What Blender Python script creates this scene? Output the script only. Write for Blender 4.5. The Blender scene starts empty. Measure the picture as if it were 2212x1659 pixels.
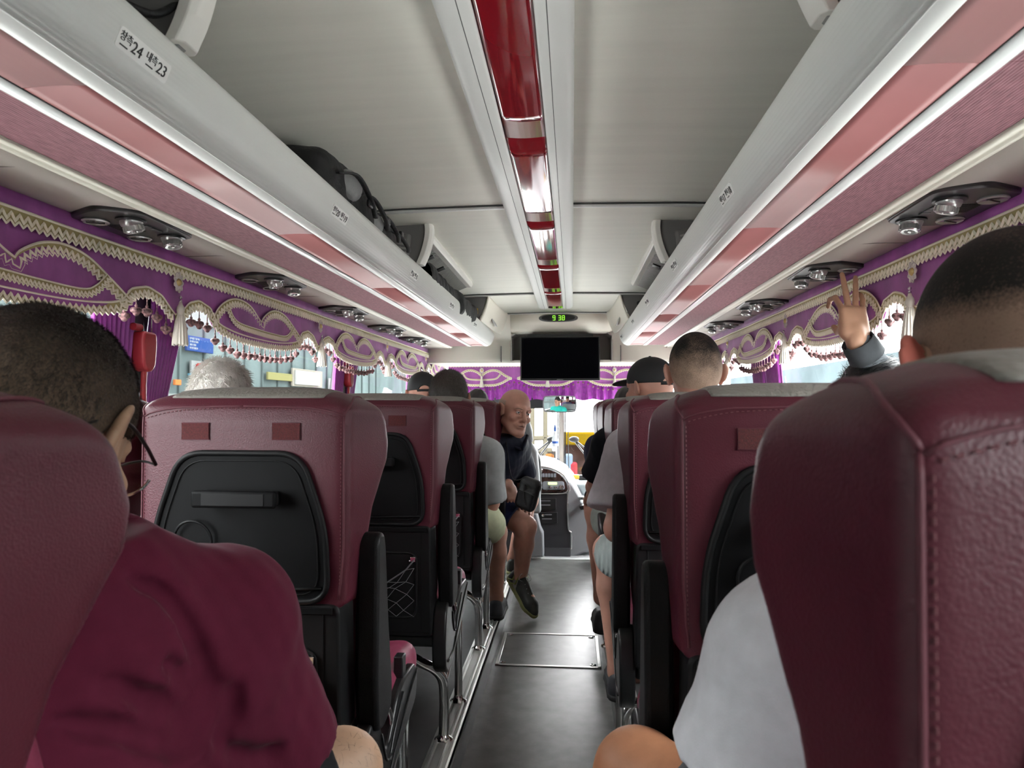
import bpy, bmesh, math, random
import numpy as np
from mathutils import Vector, Matrix, Euler
from mathutils.bvhtree import BVHTree
R = math.radians
WORLD = set()
random.seed(7)
SC = bpy.context.scene
COL = SC.collection
CZ = 1.19                      # eye height above the aisle floor
XC = -0.12                     # centre line of the coach
PL = 0.107                     # height of the seat platforms
PITCH = 0.83
# ------------------------------------------------------------------ camera
FPX = 1500.0
YAW = math.atan2(130.0, FPX)
PIT = math.atan2(42.5, FPX)
cam_data = bpy.data.cameras.new('camera')
cam_data.sensor_width = 36.0
cam_data.lens = 36.0 * FPX / 2212.0
cam_data.clip_start = 0.02
cam_data.clip_end = 300
cam = bpy.data.objects.new('camera', cam_data)
cam.location = (0, 0, CZ)
cam.rotation_euler = (R(90) + PIT, 0, YAW)
COL.objects.link(cam)
SC.camera = cam
cam_data.dof.use_dof = True
cam_data.dof.focus_distance = 2.2
cam_data.dof.aperture_fstop = 9.0
_RM = Euler((R(90) + PIT, 0, YAW)).to_matrix()
def P(px, py, d):
    """world point seen at photo pixel (px,py) at distance d along the coach"""
    v = _RM @ Vector((px - 1106.0, 829.5 - py, -FPX))
    v = v * (d / v.y)
    return Vector((v.x, v.y, v.z + CZ))
# ------------------------------------------------------------------ materials
MATS = {}
def node(nt, kind, **kw):
    n = nt.nodes.new(kind)
    for k, v in kw.items():
        if k in n.inputs: n.inputs[k].default_value = v
        else: setattr(n, k, v)
    return n
def mat(name, col, rough=0.5, metal=0.0, bump=None, var=None, spec=0.5, coat=0.0, sheen=0.0, alpha=None, emis=None, sss=0.0):
    """bump=(kind, scale, strength, distance, stretch) var=(scale, amount, stretch)"""
    if name in MATS: return MATS[name]
    m = bpy.data.materials.new(name); m.use_nodes = True
    nt = m.node_tree; b = nt.nodes['Principled BSDF']
    c = (*col, 1.0)
    b.inputs['Base Color'].default_value = c
    b.inputs['Roughness'].default_value = rough
    b.inputs['Metallic'].default_value = metal
    b.inputs['Specular IOR Level'].default_value = spec
    if coat: b.inputs['Coat Weight'].default_value = coat; b.inputs['Coat Roughness'].default_value = 0.08
    if sheen: b.inputs['Sheen Weight'].default_value = sheen; b.inputs['Sheen Roughness'].default_value = 0.4
    if sss:
        b.inputs['Subsurface Weight'].default_value = sss; b.inputs['Subsurface Radius'].default_value = (0.012, 0.004, 0.002)
        b.inputs['Subsurface Scale'].default_value = 1.0
    if emis:
        b.inputs['Emission Color'].default_value = (*emis[0], 1); b.inputs['Emission Strength'].default_value = emis[1]
    tc = nt.nodes.new('ShaderNodeTexCoord')
    def coords(stretch):
        if not stretch: return tc.outputs['Object']
        mp = nt.nodes.new('ShaderNodeMapping'); mp.inputs['Scale'].default_value = stretch
        nt.links.new(tc.outputs['Object'], mp.inputs['Vector']); return mp.outputs['Vector']
    if var:
        n = node(nt, 'ShaderNodeTexNoise', Scale=var[0], Detail=5.0)
        nt.links.new(coords(var[2] if len(var) > 2 else None), n.inputs['Vector'])
        hs = nt.nodes.new('ShaderNodeMapRange')
        hs.inputs['From Min'].default_value = 0.3; hs.inputs['From Max'].default_value = 0.7
        hs.inputs['To Min'].default_value = 1 - var[1]; hs.inputs['To Max'].default_value = 1 + var[1]
        nt.links.new(n.outputs['Fac'], hs.inputs['Value'])
        mx = nt.nodes.new('ShaderNodeVectorMath'); mx.operation = 'SCALE'; mx.inputs[0].default_value = col
        nt.links.new(hs.outputs['Result'], mx.inputs['Scale']); nt.links.new(mx.outputs['Vector'], b.inputs['Base Color'])
    if bump:
        kind, sc, st, di = bump[:4]
        if kind == 'noise': t = node(nt, 'ShaderNodeTexNoise', Scale=sc, Detail=4.0); o = t.outputs['Fac']
        elif kind == 'voronoi': t = node(nt, 'ShaderNodeTexVoronoi', Scale=sc); o = t.outputs['Distance']
        else: t = node(nt, 'ShaderNodeTexWave', Scale=sc, Distortion=1.5); o = t.outputs['Fac']
        nt.links.new(coords(bump[4] if len(bump) > 4 else None), t.inputs['Vector'])
        bp = node(nt, 'ShaderNodeBump', Strength=st, Distance=di)
        nt.links.new(o, bp.inputs['Height']); nt.links.new(bp.outputs['Normal'], b.inputs['Normal'])
    MATS[name] = m
    return m
def glass_mat(name, tint=(1, 1, 1), gloss=0.06):
    if name in MATS: return MATS[name]
    m = bpy.data.materials.new(name); m.use_nodes = True; nt = m.node_tree; nt.nodes.clear()
    o = nt.nodes.new('ShaderNodeOutputMaterial'); mx = nt.nodes.new('ShaderNodeMixShader')
    t = nt.nodes.new('ShaderNodeBsdfTransparent'); g = nt.nodes.new('ShaderNodeBsdfGlossy')
    t.inputs['Color'].default_value = (*tint, 1); g.inputs['Roughness'].default_value = 0.02
    mx.inputs['Fac'].default_value = gloss
    nt.links.new(t.outputs[0], mx.inputs[1]); nt.links.new(g.outputs[0], mx.inputs[2]); nt.links.new(mx.outputs[0], o.inputs[0])
    MATS[name] = m; return m
M_MAROON = mat('maroon leather', (.072, .0115, .021), .42, bump=('voronoi', 420, .22, .0012), var=(6, .08), spec=.32)
M_CUSHION = mat('maroon seat leather', (.17, .025, .055), .5, bump=('voronoi', 400, .2, .001), spec=.3)
M_CREAM = mat('cream headrest vinyl', (.20, .19, .168), .6, bump=('noise', 120, .9, .004, (1, 1, .25)))
M_SHELL = mat('black seat shell plastic', (.007, .007, .0075), .48, spec=.16, bump=('noise', 900, .15, .0005), var=(9, .2))
M_PANEL = mat('black back panel plastic', (.005, .005, .0055), .55, spec=.09, bump=('noise', 700, .15, .0005), var=(12, .15))
M_ARM = mat('black armrest foam', (.006, .006, .0065), .45, spec=.2, bump=('voronoi', 600, .4, .0008))
M_SIDE = mat('dark grey side plastic', (.009, .009, .0095), .32, spec=.35)
M_CHROME = mat('chrome tube', (.75, .75, .74), .16, 1.0)
M_SEAM = mat('maroon stitching', (.10, .02, .032), .6)
M_STITCH = mat('pale maroon thread', (.15, .05, .06), .7)
M_PATCH = mat('dark red hook and loop patch', (.085, .012, .014), .85, bump=('noise', 900, .9, .002), var=(300, .35))
M_BLACK = mat('black plastic', (.008, .008, .009), .35)
M_NET = mat('grey net cord', (.12, .12, .125), .6)
M_CEIL = mat('grey cream ceiling vinyl', (.68, .665, .595), .62, bump=('noise', 30, .06, .002, (.3, 6, 1)), var=(5, .035, (.4, 5, 1)))
M_CASE = mat('white grey plastic casing', (.60, .60, .58), .38)
M_SILVER = mat('silver grey rack profile', (.74, .745, .72), .34, .0)
M_LAMP = mat('translucent red lamp cover', (.42, .16, .158), .42, var=(1.6, .25, (1, .6, 1)))
M_WHITE = mat('white strip', (.72, .74, .73), .3, coat=.3)
M_MSTRIP = mat('maroon ribbed fabric strip', (.24, .10, .12), .8, bump=('wave', 55, .35, .002, (1, .35, 1)), var=(60, .25, (3, .6, 1)))
M_TRIM = mat('cream trim', (.68, .66, .56), .4)
M_PSU = mat('cream service channel', (.50, .46, .41), .6)
M_RED = mat('glossy dark red panel', (.20, .008, .014), .06, coat=.8)
M_ALU = mat('brushed aluminium', (.62, .62, .6), .33, .9, bump=('noise', 120, .15, .0006, (20, 1, 1)))
M_VINYL = mat('grey floor vinyl', (.115, .114, .11), .32, spec=.75, bump=('noise', 220, .25, .0007), var=(14, .3))
M_PLAT = mat('dark platform vinyl', (.05, .05, .05), .5, var=(14, .2))
M_WALL = mat('grey wall lining', (.22, .22, .22), .6)
M_PILLAR = mat('black window pillar', (.012, .012, .013), .4)
# ------------------------------------------------------------------ object helpers
def link(name, me, parent=None, mats=None, loc=None, rot=None):
    o = bpy.data.objects.new(name, me); COL.objects.link(o)
    if mats is not None and me is not None:
        for m in (mats if isinstance(mats, (list, tuple)) else [mats]): me.materials.append(m)
    if loc is not None: o.location = loc
    if rot is not None: o.rotation_euler = rot
    if parent is not None:
        o.parent = parent
        if parent.name in WORLD:
            o.matrix_parent_inverse = Matrix.Translation(-parent.location)
    return o
def thing(name, label, cat, loc=(0, 0, 0), group=None, world=False, rotz=0):
    """world=True: its parts are written in world coordinates"""
    o = bpy.data.objects.new(name, None); COL.objects.link(o); o.location = loc; o.rotation_euler = (0, 0, rotz)
    o.empty_display_size = .05
    o['label'] = label; o['category'] = cat
    if group: o['group'] = group
    if world: WORLD.add(o.name)
    return o

def tag(o, label, cat, group=None):
    o['label'] = label; o['category'] = cat
    if group: o['group'] = group
    return o
def struct(o):
    o['kind'] = 'structure'; return o
def copy_tree(o, parent=None):
    c = o.copy(); COL.objects.link(c)
    if parent is not None: c.parent = parent
    for ch in list(o.children): copy_tree(ch, c)
    return c
class MB:
    def __init__(s): s.v = []; s.f = []; s.mi = []
    def add(s, vs, fs, mi=0):
        n = len(s.v); s.v += [tuple(v) for v in vs]; s.f += [tuple(i + n for i in f) for f in fs]; s.mi += [mi] * len(fs); return s
    def box(s, c, d, rot=None, mi=0):
        c = Vector(c); hx, hy, hz = d[0] / 2, d[1] / 2, d[2] / 2
        vs = [Vector((x, y, z)) for x in (-hx, hx) for y in (-hy, hy) for z in (-hz, hz)]
        if rot is not None: 
            m = Euler(rot).to_matrix() if not isinstance(rot, Matrix) else rot
            vs = [m @ v for v in vs]
        return s.add([v + c for v in vs], [(0, 1, 3, 2), (4, 6, 7, 5), (0, 4, 5, 1), (2, 3, 7, 6), (0, 2, 6, 4), (1, 5, 7, 3)], mi)
    def tube(s, pts, r, seg=8, cap=True, closed=False, mi=0, flat=None):
        pts = [Vector(p) for p in pts]; n = len(pts); rs = r if isinstance(r, (list, tuple)) else [r] * n
        up = None; vs = []
        for i, p in enumerate(pts):
            a = pts[(i - 1) % n] if (i > 0 or closed) else p; b = pts[(i + 1) % n] if (i < n - 1 or closed) else p
            t = (b - a)
            if t.length < 1e-9: t = Vector((0, 0, 1))
            t.normalize()
            if up is None: up = Vector((0, 0, 1)) if abs(t.z) < .9 else Vector((1, 0, 0))
            u = (up - t * up.dot(t))
            if u.length < 1e-6: u = t.orthogonal()
            u.normalize(); w = t.cross(u); up = u
            for k in range(seg):
                q = 2 * math.pi * k / seg
                fu = 1 if flat is None else flat
                vs.append(p + (u * math.cos(q) * fu + w * math.sin(q)) * rs[i])
        fs = []
        for i in range(n if closed else n - 1):
            j = (i + 1) % n
            for k in range(seg):
                l = (k + 1) % seg; fs.append((i * seg + k, i * seg + l, j * seg + l, j * seg + k))
        if cap and not closed: fs += [tuple(range(seg))[::-1], tuple(range((n - 1) * seg, n * seg))]
        return s.add(vs, fs, mi)
    def lathe(s, prof, seg=20, m=None, mi=0):
        m = m or Matrix.Identity(4); vs = []; n = len(prof)
        for (r, z) in prof:
            for k in range(seg):
                q = 2 * math.pi * k / seg; vs.append(m @ Vector((r * math.cos(q), r * math.sin(q), z)))
        fs = [(i * seg + k, i * seg + (k + 1) % seg, (i + 1) * seg + (k + 1) % seg, (i + 1) * seg + k) for i in range(n - 1) for k in range(seg)]
        fs += [tuple(range(seg))[::-1], tuple(range((n - 1) * seg, n * seg))]
        return s.add(vs, fs, mi)
    def prism(s, poly, axis, a, b, mi=0):
        """poly: 2-D points; axis 'x': (y,z) 'y': (x,z) 'z': (x,y); extruded from a to b"""
        f = {'x': lambda p, t: (t, p[0], p[1]), 'y': lambda p, t: (p[0], t, p[1]), 'z': lambda p, t: (p[0], p[1], t)}[axis]
        n = len(poly); vs = [f(p, a) for p in poly] + [f(p, b) for p in poly]
        fs = [(i, (i + 1) % n, n + (i + 1) % n, n + i) for i in range(n)] + [tuple(range(n))[::-1], tuple(range(n, 2 * n))]
        return s.add(vs, fs, mi)
    def strip(s, prof, y0, y1, mi=0, thick=0, ny=1):
        """open profile [(x,z)] swept along y"""
        n = len(prof); vs = []
        for j in range(ny + 1):
            y = y0 + (y1 - y0) * j / ny; vs += [(p[0], y, p[1]) for p in prof]
        return s.add(vs, [(j * n + i, j * n + i + 1, (j + 1) * n + i + 1, (j + 1) * n + i) for j in range(ny) for i in range(n - 1)], mi)
    def grid(s, fn, nu, nv, mi=0, closed_u=False):
        vs = [fn(i / nu, j / nv) for j in range(nv + 1) for i in range(nu + (0 if closed_u else 1))]
        w = nu if closed_u else nu + 1
        fs = [(j * w + i, j * w + (i + 1) % w, (j + 1) * w + (i + 1) % w, (j + 1) * w + i) for j in range(nv) for i in range(nu)]
        return s.add(vs, fs, mi)
    def build(s, name, mats=None, parent=None, smooth=35, bevel=0, bseg=2, solid=0, sub=0, recalc=True, loc=None, rot=None):
        me = bpy.data.meshes.new(name); me.from_pydata(s.v, [], s.f); me.validate()
        if len(set(s.mi)) > 1:
            for p, i in zip(me.polygons, s.mi): p.material_index = i
        if recalc:
            bm = bmesh.new(); bm.from_mesh(me); bmesh.ops.recalc_face_normals(bm, faces=bm.faces); bm.to_mesh(me); bm.free()
        if smooth:
            me.polygons.foreach_set('use_smooth', [True] * len(me.polygons))
            if smooth < 180: me.set_sharp_from_angle(angle=R(smooth))
        o = link(name, me, parent, mats, loc, rot)
        if solid: md = o.modifiers.new('solid', 'SOLIDIFY'); md.thickness = solid; md.offset = 0
        if bevel: md = o.modifiers.new('bevel', 'BEVEL'); md.width = bevel; md.segments = bseg; md.limit_method = 'ANGLE'; md.angle_limit = R(40); md.harden_normals = False
        if sub: md = o.modifiers.new('sub', 'SUBSURF'); md.levels = sub; md.render_levels = sub
        return o
def arc(c, r, a0, a1, n, plane='xz'):
    out = []
    for i in range(n + 1):
        a = R(a0 + (a1 - a0) * i / n); u, v = c[0] + r * math.cos(a), c[1] + r * math.sin(a); out.append((u, v))
    return out
def spline(pts, n=8, closed=False):
    """Catmull-Rom through points of any dimension"""
    pts = [np.array(p, float) for p in pts]; m = len(pts); out = []
    for i in range(m if closed else m - 1):
        p1, p2 = pts[i], pts[(i + 1) % m]
        p0 = pts[(i - 1) % m] if (i > 0 or closed) else 2 * p1 - p2
        p3 = pts[(i + 2) % m] if (i < m - 2 or closed) else 2 * p2 - p1
        for k in range(n):
            t = k / n
            out.append(tuple(.5 * ((2 * p1) + (p2 - p0) * t + (2 * p0 - 5 * p1 + 4 * p2 - p3) * t * t + (3 * p1 - p0 - 3 * p2 + p3) * t ** 3)))
    if not closed: out.append(tuple(pts[-1]))
    return out
# ------------------------------------------------------------------ implicit surfaces
def axis_pts(ranges):
    """[(a,b,step),...] -> increasing coordinates"""
    xs = []
    for a, b, h in ranges:
        n = max(1, int(math.ceil((b - a) / h))); q = list(np.linspace(a, b, n + 1))
        if xs: q = q[1:]
        xs += q
    return np.array(xs)
class Field:
    def __init__(s, ax, ay, az):
        s.ax, s.ay, s.az = ax, ay, az; s.F = np.full((len(ax), len(ay), len(az)), 9.0, np.float32)
    def _sl(s, lo, hi):
        r = []
        for a, l, h in zip((s.ax, s.ay, s.az), lo, hi):
            i = max(0, np.searchsorted(a, l) - 1); j = min(len(a), np.searchsorted(a, h) + 1); r.append(slice(i, max(j, i)))
        return tuple(r)
    def _g(s, sl):
        return s.ax[sl[0]][:, None, None], s.ay[sl[1]][None, :, None], s.az[sl[2]][None, None, :]
    def _mix(s, sl, d, k, sub):
        F = s.F[sl]
        if sub:
            h = np.clip(.5 - .5 * (F + d) / k, 0, 1) if k > 0 else None
            s.F[sl] = (F * (1 - h) + (-d) * h + k * h * (1 - h)) if k > 0 else np.maximum(F, -d)
        else:
            if k > 0:
                h = np.clip(.5 + .5 * (d - F) / k, 0, 1); s.F[sl] = d * (1 - h) + F * h - k * h * (1 - h)
            else: s.F[sl] = np.minimum(F, d)
    def cone(s, a, b, ra, rb, k=.02, sub=False):
        a = np.array(a, float); b = np.array(b, float); m = max(ra, rb) + k * 2 + .03
        sl = s._sl(np.minimum(a, b) - m, np.maximum(a, b) + m); X, Y, Z = s._g(sl)
        if 0 in (X.size, Y.size, Z.size): return s
        ab = b - a; L = max(ab.dot(ab), 1e-9)
        t = np.clip(((X - a[0]) * ab[0] + (Y - a[1]) * ab[1] + (Z - a[2]) * ab[2]) / L, 0, 1)
        d = np.sqrt((X - a[0] - t * ab[0]) ** 2 + (Y - a[1] - t * ab[1]) ** 2 + (Z - a[2] - t * ab[2]) ** 2) - (ra + (rb - ra) * t)
        s._mix(sl, d, k, sub); return s
    def ball(s, c, r, k=.02, sub=False): return s.cone(c, c, r, r, k, sub)
    def ell(s, c, r, rot=None, k=.02, sub=False):
        c = np.array(c, float); m = max(r) + k * 2 + .03; sl = s._sl(c - m, c + m); X, Y, Z = s._g(sl)
        if 0 in (X.size, Y.size, Z.size): return s
        q = np.array(rot if rot is not None else np.eye(3), float)     # columns = local axes
        dx, dy, dz = X - c[0], Y - c[1], Z - c[2]
        l = [dx * q[0, i] + dy * q[1, i] + dz * q[2, i] for i in range(3)]
        k0 = np.sqrt(sum((l[i] / r[i]) ** 2 for i in range(3))); k1 = np.sqrt(sum((l[i] / r[i] ** 2) ** 2 for i in range(3))) + 1e-9
        s._mix(sl, k0 * (k0 - 1) / k1, k, sub); return s
    def rbox(s, c, h, rot=None, rad=.01, k=.01, sub=False):
        c = np.array(c, float); m = float(np.linalg.norm(h)) + k * 2 + .02; sl = s._sl(c - m, c + m); X, Y, Z = s._g(sl)
        if 0 in (X.size, Y.size, Z.size): return s
        q = np.array(rot if rot is not None else np.eye(3), float)
        dx, dy, dz = X - c[0], Y - c[1], Z - c[2]
        l = [np.abs(dx * q[0, i] + dy * q[1, i] + dz * q[2, i]) - (h[i] - rad) for i in range(3)]
        d = np.sqrt(sum(np.maximum(a, 0) ** 2 for a in l)) + np.minimum(np.maximum(np.maximum(l[0], l[1]), l[2]), 0) - rad
        s._mix(sl, d, k, sub); return s
    def clip(s, n, c, k=0):
        """keep n.p < c"""
        X, Y, Z = s.ax[:, None, None], s.ay[None, :, None], s.az[None, None, :]
        d = X * n[0] + Y * n[1] + Z * n[2] - c
        if k: h = np.clip(.5 - .5 * (s.F - d) / k, 0, 1); s.F = (s.F * (1 - h) + d * h + k * h * (1 - h)).astype(np.float32)
        else: s.F = np.maximum(s.F, d).astype(np.float32)
        return s
    def noise(s, amp, freq, seed=0):
        X, Y, Z = s.ax[:, None, None], s.ay[None, :, None], s.az[None, None, :]
        rn = random.Random(seed); w = 0
        for i in range(5):
            a, b, c, p = (rn.uniform(-1, 1) for _ in range(4)); f = freq * rn.uniform(.6, 1.6)
            w = w + np.sin((X * a + Y * b + Z * c) * f + p * 7)
        s.F = (s.F + amp * w / 5).astype(np.float32); return s
    def verts_faces(s):
        F = s.F; ins = F < 0; nx, ny, nz = F.shape
        c = [ins[i:nx - 1 + i, j:ny - 1 + j, k:nz - 1 + k] for i in (0, 1) for j in (0, 1) for k in (0, 1)]
        sm = sum(a.astype(np.int8) for a in c); mixed = (sm > 0) & (sm < 8)
        idx = np.full(mixed.shape, -1, np.int64); I, J, K = np.nonzero(mixed); idx[I, J, K] = np.arange(len(I))
        acc = np.zeros((len(I), 3)); cnt = np.zeros(len(I))
        A = (s.ax, s.ay, s.az); base = (I, J, K)
        for ax_ in range(3):
            o = [a for a in range(3) if a != ax_]
            for u in (0, 1):
                for v in (0, 1):
                    p = list(base); p[o[0]] = p[o[0]] + u; p[o[1]] = p[o[1]] + v; q = list(p); q[ax_] = q[ax_] + 1
                    f0 = F[tuple(p)]; f1 = F[tuple(q)]; m = (f0 < 0) != (f1 < 0)
                    t = np.where(m, f0 / np.where(m, f0 - f1, 1), 0)
                    for a in range(3):
                        x0 = A[a][p[a]]; x1 = A[a][q[a]]; acc[:, a] += np.where(m, x0 + (x1 - x0) * t, 0)
                    cnt += m
        V = acc / np.maximum(cnt, 1)[:, None]; faces = []
        for ax_ in range(3):
            o = [a for a in range(3) if a != ax_]
            sl0 = [slice(None)] * 3; sl1 = [slice(None)] * 3
            sl0[ax_] = slice(0, -1); sl1[ax_] = slice(1, None)
            a0 = ins[tuple(sl0)]; a1 = ins[tuple(sl1)]; d = np.argwhere(a0 != a1)
            if not len(d): continue
            d = d[(d[:, o[0]] > 0) & (d[:, o[1]] > 0) & (d[:, o[0]] < F.shape[o[0]] - 1) & (d[:, o[1]] < F.shape[o[1]] - 1)]
            q = []
            for du, dv in ((-1, -1), (0, -1), (0, 0), (-1, 0)):
                e = d.copy(); e[:, o[0]] += du; e[:, o[1]] += dv; q.append(idx[e[:, 0], e[:, 1], e[:, 2]])
            q = np.stack(q, 1); flip = a0[d[:, 0], d[:, 1], d[:, 2]]
            if ax_ == 1: flip = ~flip
            q[~flip] = q[~flip][:, ::-1]; faces.append(q)
        Q = np.concatenate(faces); Q = Q[(Q >= 0).all(1)]
        return V, Q
    def mesh(s, name, mats, parent=None, smooth_it=2, attr=None, loc=None, minpart=0):
        V, Q = s.verts_faces()
        if smooth_it:
            e = np.concatenate([Q[:, [0, 1]], Q[:, [1, 2]], Q[:, [2, 3]], Q[:, [3, 0]]]); n = len(V)
            for it in range(smooth_it):
                for lam in (.5, -.52):
                    S = np.zeros_like(V); C = np.zeros(n)
                    np.add.at(S, e[:, 0], V[e[:, 1]]); np.add.at(S, e[:, 1], V[e[:, 0]])
                    np.add.at(C, e[:, 0], 1); np.add.at(C, e[:, 1], 1)
                    V = V + lam * (S / np.maximum(C, 1)[:, None] - V)
        me = bpy.data.meshes.new(name); me.vertices.add(len(V)); me.vertices.foreach_set('co', V.ravel())
        me.loops.add(len(Q) * 4); me.loops.foreach_set('vertex_index', Q.ravel().astype(np.int32))
        me.polygons.add(len(Q)); me.polygons.foreach_set('loop_start', np.arange(0, len(Q) * 4, 4, dtype=np.int32))
        me.polygons.foreach_set('use_smooth', np.ones(len(Q), bool)); me.update(calc_edges=True)
        if attr is not None:
            a = me.attributes.new('headco', 'FLOAT_VECTOR', 'POINT'); a.data.foreach_set('vector', attr(V).astype(np.float32).ravel())
        return link(name, me, parent, mats, loc)
def cube_axes(lo, hi, h):
    return [axis_pts([(lo[i], hi[i], h)]) for i in range(3)]
def poly_sdf(px, py, poly):
    """signed distance to a 2-D polygon (negative inside)"""
    d = np.full(np.broadcast(px, py).shape, 1e9); ins = np.zeros(d.shape, bool); n = len(poly)
    for i in range(n):
        ax, ay = poly[i]; bx, by = poly[(i + 1) % n]; ex, ey = bx - ax, by - ay
        wx, wy = px - ax, py - ay; t = np.clip((wx * ex + wy * ey) / (ex * ex + ey * ey + 1e-12), 0, 1)
        d = np.minimum(d, (wx - ex * t) ** 2 + (wy - ey * t) ** 2)
        cond = ((ay > py) != (by > py)) & (px < (bx - ax) * (py - ay) / ((by - ay) if by != ay else 1e-12) + ax)
        ins ^= cond
    return np.where(ins, -1, 1) * np.sqrt(d)
def smax(a, b, k):
    h = np.clip(.5 - .5 * (b - a) / k, 0, 1); return b * (1 - h) + a * h + k * h * (1 - h)
def text(body, name, size, m, parent=None, mtx=None, ext=.0004, align='CENTER'):
    c = bpy.data.curves.new('t', 'FONT'); c.body = body; c.size = size; c.extrude = ext; c.align_x = align; c.align_y = 'CENTER'; c.resolution_u = 3
    o = bpy.data.objects.new('t', c); COL.objects.link(o)
    me = bpy.data.meshes.new_from_object(o.evaluated_get(bpy.context.evaluated_depsgraph_get())); bpy.data.objects.remove(o)
    me.materials.clear()
    if mtx is not None: me.transform(mtx)
    me.name = name
    return link(name, me, parent, m)
def frame(pos, normal, up=(0, 0, 1)):
    """matrix with local z = normal, local y ~ up"""
    z = Vector(normal).normalized(); u = Vector(up); y = (u - z * u.dot(z)).normalized(); x = y.cross(z)
    m = Matrix((x, y, z)).transposed().to_4x4(); m.translation = Vector(pos); return m
# ------------------------------------------------------------------ seats
SIDE_PROF = [(0, .70), (0, 1.05), (.005, 1.078), (.025, 1.098), (.06, 1.112), (.1, 1.117), (.135, 1.108), (.165, 1.083), (.19, 1.05), (.206, 1.0), (.198, .96), (.165, .92), (.125, .87), (.095, .80), (.085, .70)]
def seat_sdf(X, Y, Z):
    ys, zs = Y[0, :, 0][:, None], Z[0, 0, :][None, :]
    side = poly_sdf(ys, zs, SIDE_PROF)[None]
    hw = .206 + .13 * np.clip(Y, 0, .2) - .10 * np.clip(.82 - Z, 0, 1) * .6
    dx = np.abs(X) - hw
    top = Z - (1.122 - .032 * (np.abs(X) / .2) ** 3.2)
    d = smax(side, dx, .022); d = smax(d, top, .02)
    cut = np.maximum(np.maximum(np.abs(X) - (.135 + .3 * np.clip(Y - .08, 0, .2)), (.085 + .02 * np.cos(X * 9)) - Y), -(1.075 - Z) * 1.0 * 0 + Z - 1.085)
    d = smax(d, -cut, .02)
    return d
def seat_back(h=.006):
    ax = cube_axes((-.26, -.03, .68), (.26, .24, 1.15), h)
    F = Field(*ax); X, Y, Z = F.ax[:, None, None], F.ay[None, :, None], F.az[None, None, :]
    F.F = seat_sdf(X, Y, Z).astype(np.float32)
    return F
_F = seat_back(.0055)
_sb = _F.mesh('back_cover', None, smooth_it=3)
ME_BACK = _sb.data; ME_BACK.materials.append(M_MAROON); bpy.data.objects.remove(_sb)
_bvh = BVHTree.FromPolygons([v.co for v in ME_BACK.vertices], [p.vertices for p in ME_BACK.polygons])
def snap(p, off=.0):
    q, n, i, d = _bvh.find_nearest(Vector(p)); return q + n * off if n.dot(Vector(p) - q) >= -1e9 else q
# cream band over the top edge
_G = seat_back(.0055); X, Y, Z = _G.ax[:, None, None], _G.ay[None, :, None], _G.az[None, None, :]
_side = np.abs(X - 0.0) - (.152 + .05 * (1.1 - Z))
_low = np.minimum(-(Z - 1.091), -(Y - .075))
_G.F = np.maximum(np.maximum(np.maximum(_G.F - .0028, _side), _low), .94 - Z).astype(np.float32)
_b = _G.mesh('headrest_band', None, smooth_it=1)
ME_BAND = _b.data; ME_BAND.materials.append(M_CREAM); bpy.data.objects.remove(_b)
def seam_mesh():
    m = MB()
    for s in (-1, 1):
        a = [snap((s * (.204 - .012 * max(0, (.8 - z) / .1)), -.01, z), .0008) for z in np.linspace(.72, 1.062, 22)]
        m.tube(a, .0022, 6)
        b = [snap(p, .0008) for p in spline([(s * .2, -.005, 1.062), (s * .206, .03, 1.088), (s * .2, .09, 1.12), (s * .195, .16, 1.13)], 7)]
        m.tube(b, .0022, 6)
        c = [snap((x * s, -.01 , 1.086 - .024 * (abs(x) / .2) ** 3), .0006) for x in np.linspace(0, .2, 16)]
        m.tube(c, .0016, 5)
    me = m.build('seam', M_SEAM, smooth=180); d = me.data; bpy.data.objects.remove(me); return d
ME_SEAM = seam_mesh()
def stitch_mesh():
    m = MB(); xs = np.linspace(-.19, .19, 96)
    for i in range(0, 95, 2):
        a = snap((xs[i], -.01, 1.078 - .024 * (abs(xs[i]) / .2) ** 3), .0008); b = snap((xs[i + 1], -.01, 1.078 - .024 * (abs(xs[i + 1]) / .2) ** 3), .0008)
        m.tube([a, b], .0009, 4)
    for s in (-1, 1):
        zs = np.linspace(.74, 1.05, 90)
        for i in range(0, 89, 2):
            m.tube([snap((s * .195, -.01, zs[i]), .0006), snap((s * .195, -.01, zs[i + 1]), .0006)], .0008, 4)
    o = m.build('stitching', M_STITCH, smooth=0); d = o.data; bpy.data.objects.remove(o); return d
ME_STITCH = stitch_mesh()
def round_poly(pts, r, n=4):
    out = []; m = len(pts)
    for i in range(m):
        p = Vector(pts[i]); a = Vector(pts[i - 1]); b = Vector(pts[(i + 1) % m]); u = (a - p); v = (b - p)
        rr = min(r, u.length * .45, v.length * .45); s = p + u.normalized() * rr; e = p + v.normalized() * rr
        for k in range(n + 1):
            t = k / n; out.append(tuple((1 - t) ** 2 * s + 2 * t * (1 - t) * p + t * t * e))
    return out
PANEL = round_poly([(-.118, .990), (.118, .990), (.166, .850), (.172, .716), (-.172, .716), (-.166, .850)], .045, 6)
PANEL[-7 * 0:] = PANEL
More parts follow.
